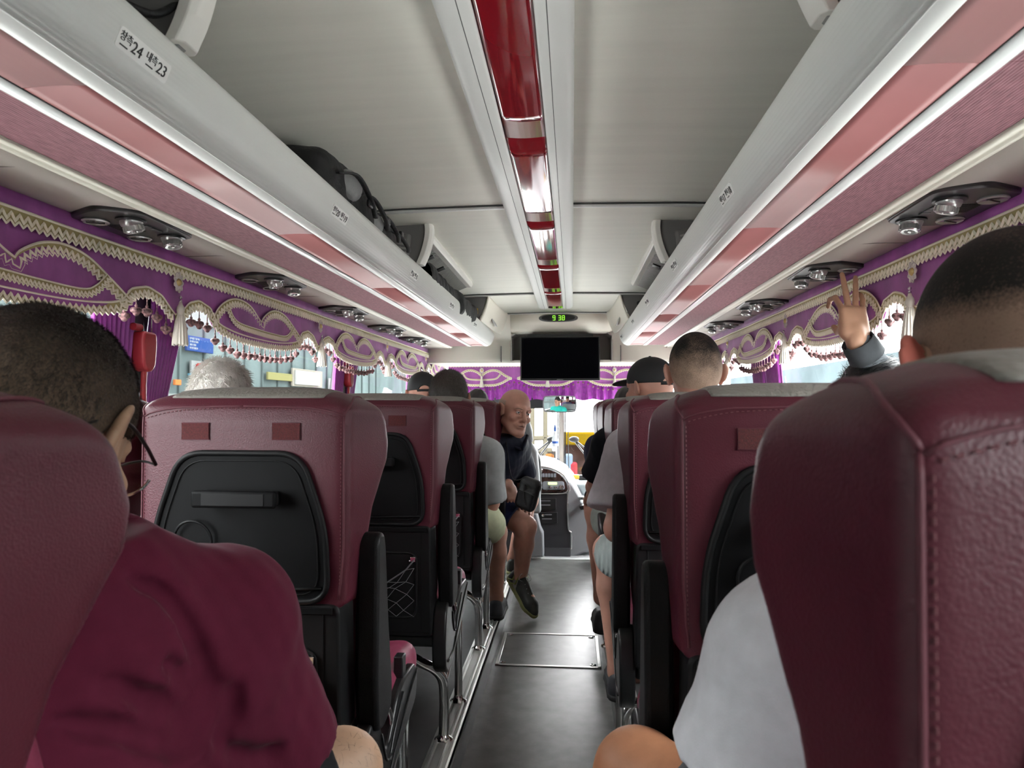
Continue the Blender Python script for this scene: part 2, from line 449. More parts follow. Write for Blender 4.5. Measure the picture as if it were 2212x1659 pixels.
def make_seat(s, name, label, cat, group):
    """s: +1 aisle on +x, -1 aisle on -x, 0 no aisle hardware"""
    t = thing(name, label, cat, group=group)
    bc = link('back_cover', ME_BACK, t); link('seam', ME_SEAM, bc); link('stitching', ME_STITCH, bc)
    hb = link('headrest_band', ME_BAND, t); hb['label'] = 'cream wrinkled vinyl band over the top edge'
    for x in (-.0905, .0875):
        m = MB(); q = (.0264, .0150)
        m.grid(lambda u, v: tuple(snap((x + (u - .5) * 2 * q[0], -.02, 1.031 + (v - .5) * 2 * q[1]), .0022)), 8, 5)
        p = m.build('patch', M_PATCH, bc, smooth=0, solid=.002)
        m = MB(); k = [snap((x + a * q[0] * 1.02, -.02, 1.031 + b * q[1] * 1.04), .002) for a, b in ((-1, -1), (1, -1), (1, 1), (-1, 1))]
        m.tube(k, .0013, 5, closed=True); m.build('patch_edge', M_SEAM, bc, smooth=0)
        del p
    # black hard parts
    m = MB(); lo = round_poly([(-.198, .375), (.198, .375), (.192, .712), (-.192, .712)], .02, 4)
    m.prism([(p[0], p[1]) for p in lo], 'y', -.004, .085)
    sh = m.build('back_shell', M_SHELL, t, bevel=.006)
    m = MB()
    for x in (-.165, .165): m.tube([(x, -.005, .40), (x * .985, -.005, .70)], .0016, 5)
    m.tube([(-.19, -.005, .392), (.19, -.005, .392)], .0016, 5); m.box((0, -.006, .70), (.36, .006, .012)); m.build('shell_ridge', M_PANEL, sh, bevel=.001)
    m = MB(); m.prism(PANEL, 'y', -.006, .03); bp = m.build('back_panel', M_PANEL, t, bevel=.002)
    m = MB(); m.tube([(p[0], -.006, p[1]) for p in PANEL], .0058, 8, closed=True)
    inner = [(p[0] * .90, -.008, .85 + (p[1] - .85) * .90) for p in PANEL]; m.tube(inner, .0012, 5, closed=True)
    m.build('panel_rim', M_SHELL, bp, smooth=180)
    m = MB(); m.tube(spline([(-.16, -.008, .742), (0, -.010, .738), (.16, -.008, .742)], 4), .006, 6, flat=.5); m.build('panel_ledge', M_SHELL, bp, smooth=180)
    # grab handle
    m = MB(); m.box((.006, -.040, .908), (.160, .013, .031)); 
    for x in (-.064, .074): m.box((x, -.024, .908), (.020, .036, .026), rot=(0, 0, .35 if x > 0 else -.35))
    h = m.build('grab_handle', M_PANEL, bp, bevel=.005, bseg=3)
    m = MB(); m.box((.006, -.0472, .908), (.118, .0012, .022)); m.build('handle_pad', M_SHELL, h, bevel=.0004)
    # folded ring cup holder
    cx = -.086; m = MB(); ring = [(cx + .036 * math.cos(a), -.014 - .006 * math.sin(a), .828 + .036 * math.sin(a)) for a in np.linspace(0, 2 * math.pi, 29)[:-1]]
    m.tube(ring, .0028, 7, closed=True); m.box((cx, -.014, .802), (.046, .008, .014))
    m.box((cx, -.013, .782), (.030, .012, .020)); cup = m.build('cup_holder', M_SHELL, bp, bevel=.001)
    m = MB(); m.box((cx, -.0185, .793), (.030, .002, .005)); m.build('cup_holder_clip', M_CHROME, cup, bevel=.0008)
    m = MB()
    for i in range(5): m.box((cx - .014 + i * .007, -.0185, .804), (.004, .001, .005))
    m.build('moulded_marking', M_NET, cup, smooth=0)
    if s == -1:
        m = MB(); m.prism([(cx + .033 * math.cos(a), .828 + .033 * math.sin(a)) for a in np.linspace(0, 2 * math.pi, 33)[:-1]], 'y', -.012, -.005); m.build('cup_disc', M_PANEL, cup, bevel=.0008)
    # net pocket
    m = MB(); rim = round_poly([(-.15, .63), (-.15, .435), (.15, .435), (.15, .63)], .03, 4); m.tube([(p[0], -.006, p[1]) for p in rim], .0035, 6, closed=True); po = m.build('pocket_rim', M_SHELL, sh, smooth=180)
    m = MB(); rn = random.Random(3)
    nx, nz = 12, 8; G = {}
    for i in range(nx):
        for j in range(nz):
            x = -.145 + .29 * i / (nx - 1); sag = 1 - .5 * (1 - (2 * i / (nx - 1) - 1) ** 2) * (j / (nz - 1))
            z = .44 + .17 * (j / (nz - 1)) * sag; e = .006 if 0 < i < nx - 1 else 0
            G[i, j] = (x + rn.uniform(-e, e), -.014 - .012 * math.sin(math.pi * j / (nz - 1)) * math.sin(math.pi * i / (nx - 1)) - rn.uniform(0, .004), z + rn.uniform(-e, e))
    for i in range(nx - 1):
        for j in range(nz - 1):
            if (i + j) % 2: m.tube([G[i, j], G[i + 1, j + 1]], .0009, 4, cap=False)
            else: m.tube([G[i + 1, j], G[i, j + 1]], .0009, 4, cap=False)
    m.tube([G[i, nz - 1] for i in range(nx)], .0022, 6); m.build('pocket_net', M_NET, sh, smooth=0)
    m = MB()
    for x in (-.148, .148): m.box((x * .95, -.010, .612), (.016, .012, .014)); m.tube([(x * .95, -.012, .612), (x * .87, -.014, .606)], .003, 6)
    m.build('net_hook', M_CHROME, sh, bevel=.001)
    # cushions (front of the seat)
    F = Field(*cube_axes((-.24, .03, .33), (.24, .58, .50), .009)); F.rbox((0, .30, .405), (.205, .245, .060), rad=.045); F.ell((-.185, .36, .425), (.040, .2, .055), k=.03); F.ell((.185, .36, .425), (.040, .2, .055), k=.03); F.rbox((0, .52, .40), (.21, .035, .058), rad=.03, k=.03)
    global ME_CUSH
    if not ME_CUSH:
        o = F.mesh('seat_cushion', M_CUSHION); ME_CUSH = o.data; bpy.data.objects.remove(o)
        F = Field(*cube_axes((-.22, .0, .40), (.22, .2, 1.05), .012)); F.rbox((0, .105, .70), (.165, .045, .30), rad=.04); F.ell((-.16, .13, .64), (.04, .05, .22), k=.03); F.ell((.16, .13, .64), (.04, .05, .22), k=.03)
        o = F.mesh('back_cushion', M_CUSHION); globals()['ME_BCUSH'] = o.data; bpy.data.objects.remove(o)
    cu = link('seat_cushion', ME_CUSH, t); link('back_cushion', ME_BCUSH, t)
    m = MB()
    for x in (-.175, .175): m.tube([(x, y, .467 + .004 * math.sin(y * 9) - (0.03 * max(0, (y - .5) / .05))) for y in np.linspace(.09, .55, 14)], .0022, 6)
    m.build('cushion_piping', M_SEAM, cu, smooth=180)
    m = MB(); m.box((0, .30, .335), (.38, .44, .04)); m.build('seat_pan', M_BLACK, t, bevel=.01)
    if s:
        m = MB(); arm = [(.055, .815), (.075, .832), (.098, .828), (.112, .80), (.135, .65), (.168, .50), (.158, .455), (.10, .44), (.06, .45), (.048, .55)]
        arm = round_poly(arm, .02, 3); m.prism(arm, 'x', s * .204, s * .250); m.build('armrest', M_ARM, t, bevel=.009, bseg=3)
        m = MB(); sc = [(.0, .36), (.025, .45), (.075, .475), (.11, .46), (.135, .41), (.16, .375), (.185, .37), (.215, .395), (.26, .44), (.32, .455), (.43, .45), (.455, .42), (.44, .36), (.30, .32), (.14, .265), (.06, .245), (.01, .28)]
        m.prism(round_poly(sc, .02, 3), 'x', s * .195, s * .238); sd = m.build('side_cover', M_SIDE, t, bevel=.007, bseg=3)
        m = MB(); m.tube([(s * .239, y, z) for y, z in spline([(.12, .42), (.155, .355), (.185, .345), (.225, .38), (.30, .43)], 5)], .003, 6)
        m.tube([(s * .239, y, z) for y, z in spline([(.04, .29), (.14, .29), (.22, .33), (.36, .40), (.44, .43)], 5)], .003, 6); m.build('cover_ridge', M_CHROME if False else M_SIDE, sd, smooth=180)
        m = MB(); m.box((s * .222, .335, .470), (.022, .032, .062)); m.tube([(s * .222, .335, .44), (s * .222, .33, .40)], .006, 6); m.build('recline_lever', M_BLACK, sd, bevel=.005)
        m = MB(); m.tube(spline([(s * .216, .215, .46), (s * .232, .225, .40), (s * .236, .20, .33)], 6), .010, 8, flat=.45); m.build('lever_bracket', M_CHROME, sd, smooth=180)
        x = s * .207
        m = MB(); m.tube(spline([(x - s * .12, .08, .30), (x - s * .07, .10, .265), (x - s * .02, .13, .225), (x, .145, .17), (x, .145, .02)], 6), .0165, 12); m.lathe([(.03, .0), (.03, .006), (.018, .014), (.0145, .03)], 16, Matrix.Translation((x, .145, 0))); m.build('leg', M_CHROME, t, smooth=50)
        m = MB(); m.tube([(x, .435, .34), (x, .435, .02)], .015, 12); m.lathe([(.03, .0), (.03, .006), (.018, .014), (.0145, .03)], 16, Matrix.Translation((x, .435, 0))); m.build('leg', M_CHROME, t, smooth=50)
        m = MB(); m.tube([(x, .15, .17), (x, .43, .30)], .009, 10); m.build('leg_brace', M_CHROME, t, smooth=50)
    else:
        m = MB(); m.tube([(0, .30, .33), (0, .30, .0)], .03, 12); m.build('leg', M_BLACK, t, smooth=50)
    return t
ME_CUSH = None
LX, RX = -.622, .362           # aisle seat centres
LSEAM = [.435 + PITCH * i for i in range(5)]
RSEAM = [.23 + PITCH * i for i in range(6)]; RSEAM[0] = .355
LSEAM[0] = .415
LLAB = ['large blurred maroon seat back at the left edge, in front of the photographer', 'maroon seat back with two patches, handle and cup ring, beside the raised armrest', 'maroon aisle seat back in the left block with one patch and a net pocket showing', 'narrow maroon aisle seat back in the left block, third beyond the grab handle one', 'maroon aisle seat back right next to the bald man']
RLAB = ['large blurred maroon seat back filling the right foreground', 'maroon seat back with one dark red patch, behind the man with the buzz cut', 'maroon aisle seat back beside the white short sleeve in the right block', 'maroon aisle seat back behind the black capped man', 'maroon aisle seat back just beyond the black T-shirt arm', 'farthest maroon aisle seat back of the right block, next to the windscreen light']
SEATG = 'maroon coach seats'
RS = []
def seats():
    pl = make_seat(1, 'coach_seat', LLAB[0], 'seat', SEATG); pr = make_seat(-1, 'coach_seat', RLAB[0], 'seat', SEATG); pw = make_seat(0, 'coach_seat', '', 'seat', SEATG)
    for i, y in enumerate(LSEAM):
        o = pl if i == 0 else copy_tree(pl); o.location = (LX, y, PL); o['label'] = LLAB[i]
    for i, y in enumerate(RSEAM):
        o = pr if i == 0 else copy_tree(pr); o.location = (RX, y, PL); o['label'] = RLAB[i]; RS.append(o)
    def lower_arm(o):
        for c in o.children:
            if c.name.startswith('armrest'):
                c.rotation_euler.x = R(-84); ca, sa = math.cos(R(-84)), math.sin(R(-84)); y, z = .12, .50; c.location = (0, y - (y * ca - z * sa), z - (y * sa + z * ca))
    pl.location.z -= .012; lower_arm(pl); lower_arm(pr); pl.rotation_euler.x = R(1.2); pr.rotation_euler.x = R(.6)
    for o in RS[3:]: lower_arm(o)
    first = True
    wl = ['window seat beside the man in maroon at the left edge', 'window seat in front of the man with glasses', 'window seat ahead of the white haired head', 'window seat in the left block beside the dark haired man', 'window seat nearest the driver in the left block']
    wr = ['window seat at the right edge next to the blurred head', 'window seat left of the man in the white T-shirt', 'window seat of the person raising a hand', 'window seat beside the man in the black cap', 'window seat in the right block, one row before the last', 'foremost window seat of the right block']
    for seams, x, labs in ((LSEAM, LX - .485, wl), (RSEAM, RX + .485, wr)):
        for i, y in enumerate(seams):
            if i == 0 : continue
            o = pw if first else copy_tree(pw); first = False; o.location = (x, y, PL); o['label'] = labs[i]
seats()
# ------------------------------------------------------------------ coach shell
YB, YF = -1.0, 6.6
CEILP = [(-1.10, .700), (-.85, .715), (-.5, .728), (0, .736), (.5, .728), (.85, .715), (1.10, .700)]   # (x from centre, height over the eye)
def cx(p): return (p[0] + XC, p[1] + CZ)
def floor_part():
    m = MB(); m.box((XC + .015, (YB + 5.36) / 2, -.02), (.56, 5.36 - YB, .04)); struct(m.build('floor', M_VINYL, smooth=0))
    m = MB(); m.box((XC, 5.99, -.02), (2.36, 1.26, .04)); struct(m.build('floor_front', mat('pale front floor', (.42, .42, .43), .45, var=(8, .12)), smooth=0))
    for s, nm, xa in ((-1, 'left', -.372), (1, 'right', .158)):
        xo = XC + s * 1.20; a, b = min(xa, xo), max(xa, xo)
        m = MB(); m.box(((a + b) / 2, (YB + 5.30) / 2, PL / 2), (b - a, 5.30 - YB, PL)); struct(m.build('floor_platform_' + nm, M_PLAT, smooth=0))
        m = MB(); x = xa
        m.box((x - s * -.004 * -1, (YB + 5.3) / 2, PL / 2 - .006), (.004, 5.3 - YB, PL - .014)); struct(m.build('trim_riser_' + nm, mat('grey riser', (.12, .12, .118), .4), smooth=0))
        m = MB(); prof = [(0, -.012), (0, .004), (.006, .006), (.012, .003), (.018, .003), (.022, .010), (.028, .010), (.032, .003), (.056, .003), (.060, .010), (.066, .010), (.070, .003), (.078, .002)]
        m.strip([(x + s * (p[0]), PL + p[1]) for p in prof], YB, 5.3); struct(m.build('trim_rail_' + nm, M_ALU, smooth=0))
        xw = -.385 if s < 0 else .165
        m = MB(); m.box((xw + (.010 if s < 0 else -.010), (YB + 5.3) / 2, .003), (.005, 5.3 - YB, .006)); struct(m.build('trim_edge_' + nm, M_WHITE, smooth=0))
    m = MB(); m.box((XC + .0, 5.35, .004), (.56, .03, .012)); struct(m.build('trim_step', M_WHITE, bevel=.003))
    # floor hatch
    a, b = P(1091, 1367, 1), P(1299, 1445, 1)
    d1 = -CZ / (a.z - CZ); d0 = -CZ / (b.z - CZ); x0, x1 = -.325, .105
    x0 = (P(1069, 1436, d0).x); x1 = P(1299, 1445, d0).x
    t = thing('floor_hatch', 'aluminium framed hatch set in the grey aisle floor', 'hatch', ((x0 + x1) / 2, (d0 + d1) / 2, 0), world=True)
    m = MB(); w = .016
    for c, d in ((((x0 + x1) / 2, d0 + w / 2, .002), (x1 - x0, w, .005)), (((x0 + x1) / 2, d1 - w / 2, .002), (x1 - x0, w, .005)), ((x0 + w / 2, (d0 + d1) / 2, .002), (w, d1 - d0, .005)), ((x1 - w / 2, (d0 + d1) / 2, .002), (w, d1 - d0, .005))): m.box(c, d)
    m.build('frame', M_ALU, t, bevel=.0015)
    m = MB(); m.box(((x0 + x1) / 2, (d0 + d1) / 2, .0008), (x1 - x0 - 2 * w - .006, d1 - d0 - 2 * w - .006, .002)); m.build('lid', M_VINYL, t, smooth=0)
    for x in (x0 + .035, x1 - .035):
        for y in (d0 + .035, d1 - .035):
            m = MB(); m.lathe([(.014, 0), (.014, .003), (.009, .004), (.008, .002), (.0, .002)], 20, Matrix.Translation((x, y, .002))); m.build('latch', M_CHROME, t)
floor_part()
def shell_part():
    # ceiling of lined panels with joints
    m = MB(); pr = [cx(p) for p in CEILP]
    m.strip(pr, YB, 5.55, ny=1); o = m.build('ceiling', M_CEIL, smooth=60, solid=.02); struct(o)
    m = MB(); m.strip([(x, z + .04) for x, z in pr], YB - .2, 7.0); struct(m.build('ceiling_roof', M_WALL, smooth=60, solid=.02))
    for i, y in enumerate((2.51, 4.52, 5.50)):
        m = MB(); m.strip([(x, z - .016) for x, z in pr], y - (.012 if i == 0 else .006), y + (.010 if i == 0 else .004)); o = m.build('trim_ceiling_%d' % (i + 1), M_CASE, smooth=60, solid=.01); struct(o)  # pale casing colour stands in for the highlight on the metal strips
        m = MB(); m.strip([(x, z - .013) for x, z in pr], y - .020, y - .012); struct(m.build('trim_joint_%d' % (i + 1), mat('dark joint', (.05, .05, .05), .8), smooth=60, solid=.004))
    # side walls: lower wall, window band with black pillars, header
    for s, nm in ((-1, 'left'), (1, 'right')):
        xo = XC + s * 1.22
        y_end = YF if s < 0 else 5.50
        m = MB(); m.box((xo + s * .04, (YB + y_end) / 2, .25), (.06, y_end - YB, 1.24)); struct(m.build('wall_' + nm, M_WALL, smooth=0))
        if s > 0:
            m = MB(); m.add([(xo + .035, 5.52, .02), (xo + .035, 6.54, .02), (xo + .035, 6.54, .86), (xo + .035, 5.52, .86)], [(0, 1, 2, 3)]); struct(m.build('window_14', glass_mat('side glass'), smooth=0))
        m = MB(); m.box((XC + s * 1.15, (YB + YF) / 2, CZ + .56), (.06, YF - YB, .32)); struct(m.build('wall_header_' + nm, M_PSU, smooth=0))
        m = MB(); m.box((xo - s * .01, (YB + y_end) / 2, .865), (.10, y_end - YB, .03)); struct(m.build('trim_sill_' + nm, M_WALL, bevel=.01))
        n = 0
        ys = [YB + .02, .10, 1.95, 3.80, 5.55, 6.56]
        for i, y in enumerate(ys):
            m = MB()
            for (za, zb, xa, xb) in ((.86, CZ + .42, xo + s * .03, XC + s * 1.16),):
                vs = []
                for z, x in ((za, xa), (zb, xb)):
                    for dy in (-.045, .045):
                        for dx in (-.025, .025): vs.append((x + dx, y + dy, z))
                m.add(vs, [(0, 1, 3, 2), (4, 5, 7, 6), (0, 1, 5, 4), (2, 3, 7, 6), (0, 2, 6, 4), (1, 3, 7, 5)])
            struct(m.build('wall_pillar_%s_%d' % (nm, i + 1), M_PILLAR, bevel=.006))
            if i < len(ys) - 1:
                y2 = ys[i + 1]; m = MB(); za, zb = .88, CZ + .42; xa, xb = xo + s * .035, XC + s * 1.165
                m.add([(xa, y + .045, za), (xa, y2 - .045, za), (xb, y2 - .045, zb), (xb, y + .045, zb)], [(0, 1, 2, 3)])
                n += 1; struct(m.build('window_%d' % (n + (0 if s < 0 else 5)), glass_mat('side glass', (.93, .97, .96), .04), smooth=0))
    # unseen windowless rear wall, pulled close to block light from behind
    m = MB()
    m.box((XC, YB, 1.0), (2.5, .05, 2.1)); struct(m.build('wall_rear_blocker', M_WALL, smooth=0))
    # front: below the windscreen, pillars, split windscreen
    m = MB(); m.box((XC, 6.72, -.1), (2.5, .06, 1.16)); struct(m.build('wall_front', M_WALL, smooth=0))
    for s, k in ((-1, 10), (1, 11)):
        m = MB(); m.add([(XC + s * .05, 6.66, .46), (XC + s * 1.16, 6.60, .46), (XC + s * 1.12, 6.60, 1.75), (XC + s * .05, 6.62, 1.75)], [(0, 1, 2, 3)]); o = m.build('window_%d' % (k + 2), glass_mat('windscreen glass', (1, 1, 1), .03), smooth=0); struct(o)
        m = MB(); m.box((XC + s * 1.17, 6.6, 1.1), (.10, .10, 1.4)); struct(m.build('wall_corner_%s' % ('left' if s < 0 else 'right'), M_PILLAR, bevel=.01))
    p = P(1213, 950, 6.6)
    m = MB(); m.box((p.x, 6.62, 1.12), (.05, .05, 1.36)); m.build_obj = None; struct(m.build('trim_windscreen_post', mat('taupe post', (.42, .38, .34), .5), bevel=.008))
    m = MB(); m.box((p.x - .034, 6.60, 1.12), (.012, .03, 1.36)); m.box((p.x + .034, 6.60, 1.12), (.012, .03, 1.36)); struct(m.build('trim_post_gasket', M_PILLAR, smooth=0))
    m = MB(); m.box((XC, 6.62, 1.86), (2.5, .08, .34)); struct(m.build('wall_above_windscreen', M_PSU, smooth=0))
    q = P(1130, 871, 6.55); m = MB(); m.box((P(1115, 870, 6.55).x, 6.56, q.z), (.62, .02, .10)); struct(m.build('trim_sun_band', M_PILLAR, smooth=0))
shell_part()
def bulkhead():
    # cream moulding over the driver
    z0, z1 = P(1200, 779, 5.55).z, CZ + .74
    m = MB(); prof = spline([(5.52, z1 - .02), (5.53, z1 - .10), (5.60, z1 - .20), (5.63, z0 + .1), (5.64, z0)], 6)
    rx0, rx1 = P(1104, 745, 5.6).x, P(1322, 745, 5.6).x; rz1 = P(1200, 718, 5.6).z
    xs = [XC - 1.18, rx0 - .02, rx0, rx1, rx1 + .02, XC + 1.18]
    n = len(prof)
    # sweep across with the television recess left open
    def seg(xa, xb, pr): 
        m.add([(xa, y, z) for y, z in pr] + [(xb, y, z) for y, z in pr], [(i, i + 1, len(pr) + i + 1, len(pr) + i) for i in range(len(pr) - 1)])
    seg(xs[0], rx0, prof); seg(rx1, xs[5], prof); top = [p for p in prof if p[1] > rz1] + [(5.625, rz1)]; seg(rx0, rx1, top)
    struct(m.build('wall_bulkhead', mat('cream bulkhead', (.74, .70, .62), .5), smooth=50, solid=.02))
    m = MB(); y2 = 5.86; a = [(rx0, z0), (rx0, rz1 - .03), (rx0 + .04, rz1), (rx1 - .04, rz1), (rx1, rz1 - .03), (rx1, z0)]
    m.add([(x, 5.60, z) for x, z in a] + [(x, y2, z) for x, z in a], [(i, i + 1, 7 + i, 6 + i) for i in range(5)]); m.add([(x, y2, z) for x, z in a], [tuple(range(6))]); struct(m.build('wall_recess', mat('grey recess', (.30, .28, .26), .6), smooth=0, solid=.01))
    m = MB(); m.box((XC, 5.9, z0 + .0), (2.36, .5, .02)); struct(m.build('ceiling_front', mat('cream bulkhead', (0, 0, 0)), smooth=0))
    for px in (1082, 1341):
        m = MB(); x = P(px, 760, 5.6).x; m.box((x, 5.622, z0 + .06), (.004, .03, .13)); struct(m.build('trim_seam_%d' % (1 if px < 1200 else 2), mat('dark joint', (0, 0, 0)), smooth=0))
    # clock
    c = P(1206, 687, 5.50); c.y = 5.505; t = thing('digital_clock', 'oval black clock panel reading 9 38 in green above the television', 'clock', c, world=True)
    m = MB(); sup = [(c.x + .155 * math.copysign(abs(math.cos(a)) ** .75, math.cos(a)), c.z + .030 * math.copysign(abs(math.sin(a)) ** .8, math.sin(a))) for a in np.linspace(0, 2 * math.pi, 41)[:-1]]
    m.prism(sup, 'y', 5.495, 5.54); m.build('bezel', mat('grey clock bezel', (.10, .10, .10), .3), t, bevel=.004)
    m = MB(); m.prism([(c.x + (x - c.x) * .86, c.z + (z - c.z) * .8) for x, z in sup], 'y', 5.49, 5.50); m.build('display', M_BLACK, t, bevel=.001)
    gm = mat('green led digits', (.1, .6, .05), emis=((.45, 1.0, .06), .26))
    seg7 = {'9': 'abcdfg', '3': 'abcdg', '8': 'abcdefg'}
    for ch, dx in (('9', -.034), ('3', .010), ('8', .040)):
        m = MB(); w, h, k = .018, .034, .0045
        S = {'a': ((0, h / 2), (w, k)), 'g': ((0, 0), (w, k)), 'd': ((0, -h / 2), (w, k)), 'f': ((-w / 2, h / 4), (k, h / 2)), 'b': ((w / 2, h / 4), (k, h / 2)), 'e': ((-w / 2, -h / 4), (k, h / 2)), 'c': ((w / 2, -h / 4), (k, h / 2))}
        for q in seg7[ch]: (x, z), (a, b) = S[q]; m.box((c.x + dx + x, 5.488, c.z + z), (a, .003, b))
        m.build('digit', gm, t, smooth=0)
    # television
    x0, x1 = P(1124, 770, 5.45).x, P(1296, 770, 5.45).x; zt, zb = P(1210, 727, 5.45).z, P(1210, 822, 5.45).z
    t = thing('television', 'black flat television hung in front of the bulkhead, screen off', 'television', ((x0 + x1) / 2, 5.46, zb), world=True)
    m = MB(); m.box(((x0 + x1) / 2, 5.47, (zt + zb) / 2), (x1 - x0, .05, zt - zb)); m.build('case', M_BLACK, t, bevel=.006)
    m = MB(); m.box(((x0 + x1) / 2, 5.444, (zt + zb) / 2 + .004), (x1 - x0 - .022, .003, zt - zb - .026)); m.build('screen', mat('dark television screen', (.002, .002, .003), .12, spec=.03), t, smooth=0)
    m = MB(); m.box(((x0 + x1) / 2, 5.56, zt + .012), ((x1 - x0) * .84, .12, .03)); m.build('mounting_bar', M_BLACK, t, bevel=.004)
    m = MB(); m.box(((x0 + x1) / 2, 5.4435, zb + .007), (.05, .002, .005)); m.build('badge', M_CHROME, t, smooth=0)
bulkhead()
# ------------------------------------------------------------------ overhead: light channel, racks, service panels
def X_(s, w): return XC + s * w
M_GREY = mat('grey divider plate', (.16, .155, .15), .5)
M_DIVW = mat('white divider rim', (.70, .68, .64), .35)
M_GRILLE = mat('grey slat', (.34, .33, .31), .45)
M_PSUD = mat('dark service panel plastic', (.030, .029, .030), .3)
M_LENS = mat('clear lamp lens', (.45, .45, .44), .15, .4)
M_LABEL = mat('white seat number label', (.95, .95, .93), .4)
M_INK = mat('black ink', (.015, .015, .015), .5)
M_BAG = mat('black nylon', (.006, .006, .007), .6, bump=('noise', 90, .6, .004))
M_BAGG = mat('grey nylon', (.20, .20, .20), .55, bump=('noise', 60, .6, .004))
def centre_channel():
    t = thing('ceiling_light_channel', 'long white ceiling channel with a glossy dark red centre panel', 'ceiling channel', (XC, 2.0, CZ + .70), world=True)
    e = 5.08
    for s in (-1, 1):
        pr = spline([(XC + s * .122, CZ + .732), (XC + s * .124, CZ + .712), (XC + s * .113, CZ + .697), (XC + s * .085, CZ + .690), (XC + s * .060, CZ + .694), (XC + s * .055, CZ + .700)], 4)
        m = MB(); m.strip(pr, YB, e - .03); r = .03
        m.add([(x, e - .03, z) for x, z in pr] + [(XC + (x - XC) * .93, e, z + .006) for x, z in pr] + [(XC + (x - XC) * .9, e + .004, CZ + .732) for x, z in pr], [(j * len(pr) + i, j * len(pr) + i + 1, (j + 1) * len(pr) + i + 1, (j + 1) * len(pr) + i) for j in (0, 1) for i in range(len(pr) - 1)])
        m.build('channel_rail', M_CASE, t, smooth=40, solid=.003)
        m = MB(); m.tube([(XC + s * .0775, YB, CZ + .6895), (XC + s * .0775, e - .02, CZ + .6895)], .0012, 5); m.build('rail_groove', mat('dark joint', (0, 0, 0)), t, smooth=0)
    ys = [YB, .96, 1.80, 2.64, 3.48, 4.32, e]
    for a, b in zip(ys, ys[1:]):
        m = MB(); prof = [(XC + x, CZ + .701 - .004 * (1 - (x / .055) ** 2)) for x in np.linspace(-.055, .055, 9)]
        m.strip(prof, a + .0015, b - .0015, ny=6); m.v = [(x, y, z + .0004 * math.sin(y * 5.1 + x * 20) * math.sin(y * 2.3)) for x, y, z in m.v]
        m.build('red_panel', M_RED, t, smooth=180, solid=.002)
    m = MB(); m.box((XC, (YB + e) / 2, CZ + .722), (.11, e - YB - .02, .006)); m.build('channel_back', M_CASE, t, smooth=0)
centre_channel()
LIP = [(.554, .445), (.540, .4435), (.524, .448), (.507, .459), (.494, .478), (.485, .50), (.481, .52), (.483, .54), (.492, .553), (.508, .558), (.52, .553)]
